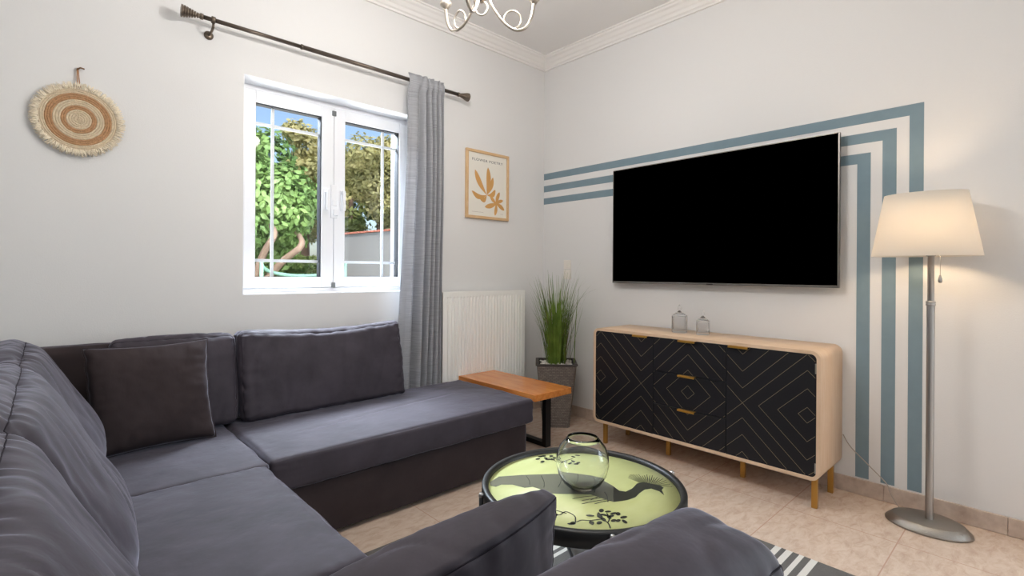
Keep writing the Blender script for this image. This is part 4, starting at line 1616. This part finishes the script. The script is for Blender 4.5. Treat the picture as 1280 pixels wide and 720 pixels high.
def leaves(bm, centre, rad, n, size, seed, squash=.8):
    rnd = random.Random(seed)
    c = Vector(centre)
    blobs = []
    for i in range(26):
        v = Vector((rnd.gauss(0, 1), rnd.gauss(0, 1), rnd.gauss(0, 1))).normalized()
        k = rnd.uniform(.35, .85)
        blobs.append((c + Vector((v.x * rad[0] * k, v.y * rad[1] * k, v.z * rad[2] * k)), rnd.uniform(.28, .46) * min(rad)))
    for i in range(n):
        b, r_ = blobs[rnd.randrange(len(blobs))]
        v = Vector((rnd.gauss(0, 1), rnd.gauss(0, 1), rnd.gauss(0, 1))).normalized()
        p = b + v * r_ * rnd.uniform(.55, 1.05)
        nrm = (v + Vector((rnd.uniform(-.8, .8), rnd.uniform(-.8, .8), rnd.uniform(-.3, 1.0)))).normalized()
        u = nrm.orthogonal().normalized()
        u = (Matrix.Rotation(rnd.uniform(0, 6.28), 3, nrm) @ u)
        w = nrm.cross(u)
        s = size * rnd.uniform(.6, 1.2)
        a = [p - u * s, p - u * s * .2 + w * s * .55 - nrm * s * .1, p + u * s * 1.1 - nrm * s * .25, p - u * s * .2 - w * s * .55 - nrm * s * .1]
        try:
            f_ = bm.faces.new([bm.verts.new(q) for q in a]); f_.smooth = True
        except ValueError:
            pass


def tree(label, base, centre, rad, n, size, m, seed, trunk, group='garden trees outside the window'):
    t = thing('garden_tree', label, 'tree', base, group)
    bm = B()
    leaves(bm, centre, rad, n, size, seed)
    obj('foliage', bm, m, t, recalc=False)
    bm = B()
    for pts, r0_, r1_ in trunk:
        L = smooth_line(pts, 5)
        tube(bm, L, [r0_ + (r1_ - r0_) * i / (len(L) - 1) for i in range(len(L))], 10)
    obj('trunk', bm, M['bark'], t)


tree('bright green broad-leaved tree with pale leaning branches close to the window', (1.60, 6.2, -.25), (1.72, 6.3, 1.78), (.80, .80, .92), 15000, .05, M['leaf'], 1,
     [([(1.60, 6.2, -.25), (1.62, 6.05, .7), (1.70, 5.75, 1.30), (1.78, 5.62, 1.55), (1.80, 6.1, 1.75)], .048, .026),
      ([(1.66, 6.1, .80), (1.86, 5.7, 1.22), (2.02, 5.5, 1.43), (2.12, 6.0, 1.62)], .046, .026)])
tree('pale olive tree showing over the bright green tree', (4.45, 11.9, -.25), (4.45, 11.9, 3.25), (1.15, 1.0, 1.45), 9000, .07, M['olive'], 2,
     [([(4.45, 11.9, -.25), (4.4, 11.8, 1.5), (4.45, 11.9, 3.2)], .16, .06)])
tree('pale olive tree behind the white garden wall, right pane', (5.15, 9.6, -.25), (5.1, 9.6, 3.0), (1.15, .9, 1.65), 14000, .055, M['olive'], 5,
     [([(5.15, 9.6, -.25), (5.1, 9.6, 1.2), (5.15, 9.6, 2.4)], .13, .05)])
tree('dark green evergreen tree deep behind the olive trees', (6.9, 14.8, -.25), (6.9, 14.8, 3.3), (1.7, 1.3, 2.0), 7000, .10, M['olive2'], 4,
     [([(6.9, 14.8, -.25), (6.9, 14.8, 2.0), (6.9, 14.8, 3.4)], .2, .08)])

tree('low dark green shrub on the ground behind the bright tree', (2.95, 8.5, -.25), (2.95, 8.5, .95), (.9, .5, 1.0), 9000, .05, M['olive2'], 9,
     [([(2.95, 8.5, -.25), (2.95, 8.5, .3), (2.97, 8.5, .8)], .05, .02)])

tree('dark green bushy tree filling the gap above the garden wall', (5.65, 10.75, -.25), (5.65, 10.75, 1.7), (.95, .3, 1.3), 9000, .065, M['olive2'], 12,
     [([(5.65, 10.75, -.25), (5.65, 10.75, .8), (5.65, 10.75, 1.8)], .07, .03)])

# garden wall with red tile coping
bm = B()
W0, W1 = Vector((3.87, 9.5)), Vector((4.36, 5.0))
dr_ = (W1 - W0).normalized()
nr_ = Vector((-dr_.y, dr_.x)) * .09


def wallseg(bm, off, z0a, z1a, z0b, z1b):
    vs = []
    for P, za, zb in ((W0, z0a, z1a), (W1, z0b, z1b)):
        for s in (-1, 1):
            q = P + nr_ * s * off
            vs += [bm.verts.new((q.x, q.y, za)), bm.verts.new((q.x, q.y, zb))]
    a0, a1, b0_, b1, c0_, c1, d0, d1_ = vs
    for f_ in ((a0, a1, c1, c0_), (b0_, d0, d1_, b1), (a0, b0_, b1, a1), (c0_, c1, d1_, d0), (a1, b1, d1_, c1), (a0, c0_, d0, b0_)):
        bm.faces.new(f_)


wallseg(bm, 1.0, -.25, 1.795, -.25, 1.795)
gw = obj('garden_wall', bm, M['render'])
tag(gw, 'white rendered garden wall under a red tile coping', 'garden wall', kind='structure')
bm = B()
nT = 44
for k in range(nT):
    q = W0.lerp(W1, (k + .5) / nT)
    z = 1.795
    pts = []
    for t in range(7):
        a = pi * t / 6
        pts.append((cos(a) * .05, sin(a) * .03))
    ra_ = []
    for s in (-1.35, 1.35):
        ra_.append([bm.verts.new((q.x + nr_.x * s + dr_.x * px_, q.y + nr_.y * s + dr_.y * px_, z + .004 + pz_)) for px_, pz_ in pts])
    for t in range(6):
        bm.faces.new((ra_[0][t], ra_[0][t + 1], ra_[1][t + 1], ra_[1][t]))
    bm.faces.new(ra_[0]); bm.faces.new(ra_[1][::-1])
obj('coping', bm, M['rooftile'], gw)

# garden hose looped under the tree
bm = B()
hp = []
for k in range(24):
    a = pi * k / 23
    hp.append((1.95 + .42 * cos(a + pi), 5.2 + .05 * sin(a), 1.26 - .16 * sin(a) ** .6))
tube(bm, [(hp[0][0], 5.2, -.24)] + hp + [(hp[-1][0], 5.2, -.24)], .018, 8)
hs = obj('garden_hoop', bm, M['hose'], loc=(1.95, 5.2, -.25))
tag(hs, 'bent green plastic pipe standing in the garden under the bright tree', 'pipe')

# ------------------------------------------------------------------ light
w = bpy.data.worlds.new('World')
SC.world = w
w.use_nodes = True
nt = w.node_tree
bg = nt.nodes['Background']
sky = nt.nodes.new('ShaderNodeTexSky')
sky.sky_type = 'NISHITA'
sky.sun_disc = False
sky.sun_elevation = radians(52)
sky.sun_rotation = radians(200)
sky.air_density = 1.0
sky.dust_density = 2.5
sky.ozone_density = 1.2
nt.links.new(sky.outputs[0], bg.inputs[0])
bg.inputs[1].default_value = .16


def light(name, typ, loc, energy, color=(1, 1, 1), **k):
    d = bpy.data.lights.new(name, typ)
    d.energy = energy
    d.color = color
    for kk, v in k.items():
        if kk != 'rot':
            setattr(d, kk, v)
    o = bpy.data.objects.new(name, d)
    COL.objects.link(o)
    o.location = loc
    if 'rot' in k:
        o.rotation_euler = k['rot']
    o['kind'] = 'helper'
    return o


# sun high behind the house, lighting the garden; it never enters the room
sun = light('sun', 'SUN', (0, 0, 10), 2.0, (1.0, .95, .86), angle=radians(1.5))
sun.rotation_euler = Vector((.50, .42, -.95)).to_track_quat('-Z', 'Y').to_euler()
# fill lights added outside the unseen patio door and rear window
light('patio_fill', 'AREA', (XT + .45, (DY0 + DY1) / 2, 1.15), 82, (.84, .93, 1.0), shape='RECTANGLE', size=DY1 - DY0, size_y=2.1, rot=(0, radians(90), 0))
light('rear_fill', 'AREA', ((BX0 + BX1) / 2, Y0 - .45, 1.6), 70, (.90, .95, 1.0), shape='RECTANGLE', size=BX1 - BX0, size_y=1.3, rot=(radians(-90), 0, 0))
# daylight through the garden window: sky from above, added fill from below to whiten the reveal
light('reveal_fill', 'AREA', (1.34, YW + TH + .75, .40), 85, (1.0, .99, .97), shape='RECTANGLE', size=1.6, size_y=.9, rot=(radians(-132), 0, 0))
light('window_daylight', 'AREA', (1.34, YW + TH + .60, 2.95), 560, (.80, .89, 1.0), shape='RECTANGLE', size=1.5, size_y=.9, rot=(radians(-52), 0, 0))
# lamps
light('lamp_light', 'POINT', (LX, LY, 1.36), 20, (1.0, .72, .45), shadow_soft_size=.035)
for az, dz in ((-37, 0), (97, .033), (214, .0)):
    a = radians(az)
    light('chandelier_light', 'POINT', (CX + .2 * cos(a), CY + .2 * sin(a), CZ + .175 + dz), 12.0, (1.0, .96, .92), shadow_soft_size=.06)

# ------------------------------------------------------------------ camera
F_PX, YAW, PY0, ROLL = 629.56, .747732, 340.36, .0066475
cd = bpy.data.cameras.new('camera')
cd.sensor_fit = 'HORIZONTAL'
cd.sensor_width = 36
cd.lens = 36 * F_PX / 1280
cd.shift_x = 0
cd.shift_y = (PY0 - 360) / 1280
cd.clip_start = .01
cam = bpy.data.objects.new('camera', cd)
COL.objects.link(cam)
c, s = cos(YAW), sin(YAW)
Fv, Rv, Uv = Vector((s, c, 0)), Vector((c, -s, 0)), Vector((0, 0, 1))
R2 = Rv * cos(ROLL) + Uv * sin(ROLL)
U3 = Uv * cos(ROLL) - Rv * sin(ROLL)
mm = Matrix((( R2.x, U3.x, -Fv.x, 0), (R2.y, U3.y, -Fv.y, 0), (R2.z, U3.z, -Fv.z, CAMH), (0, 0, 0, 1)))
cam.matrix_world = mm
SC.camera = cam
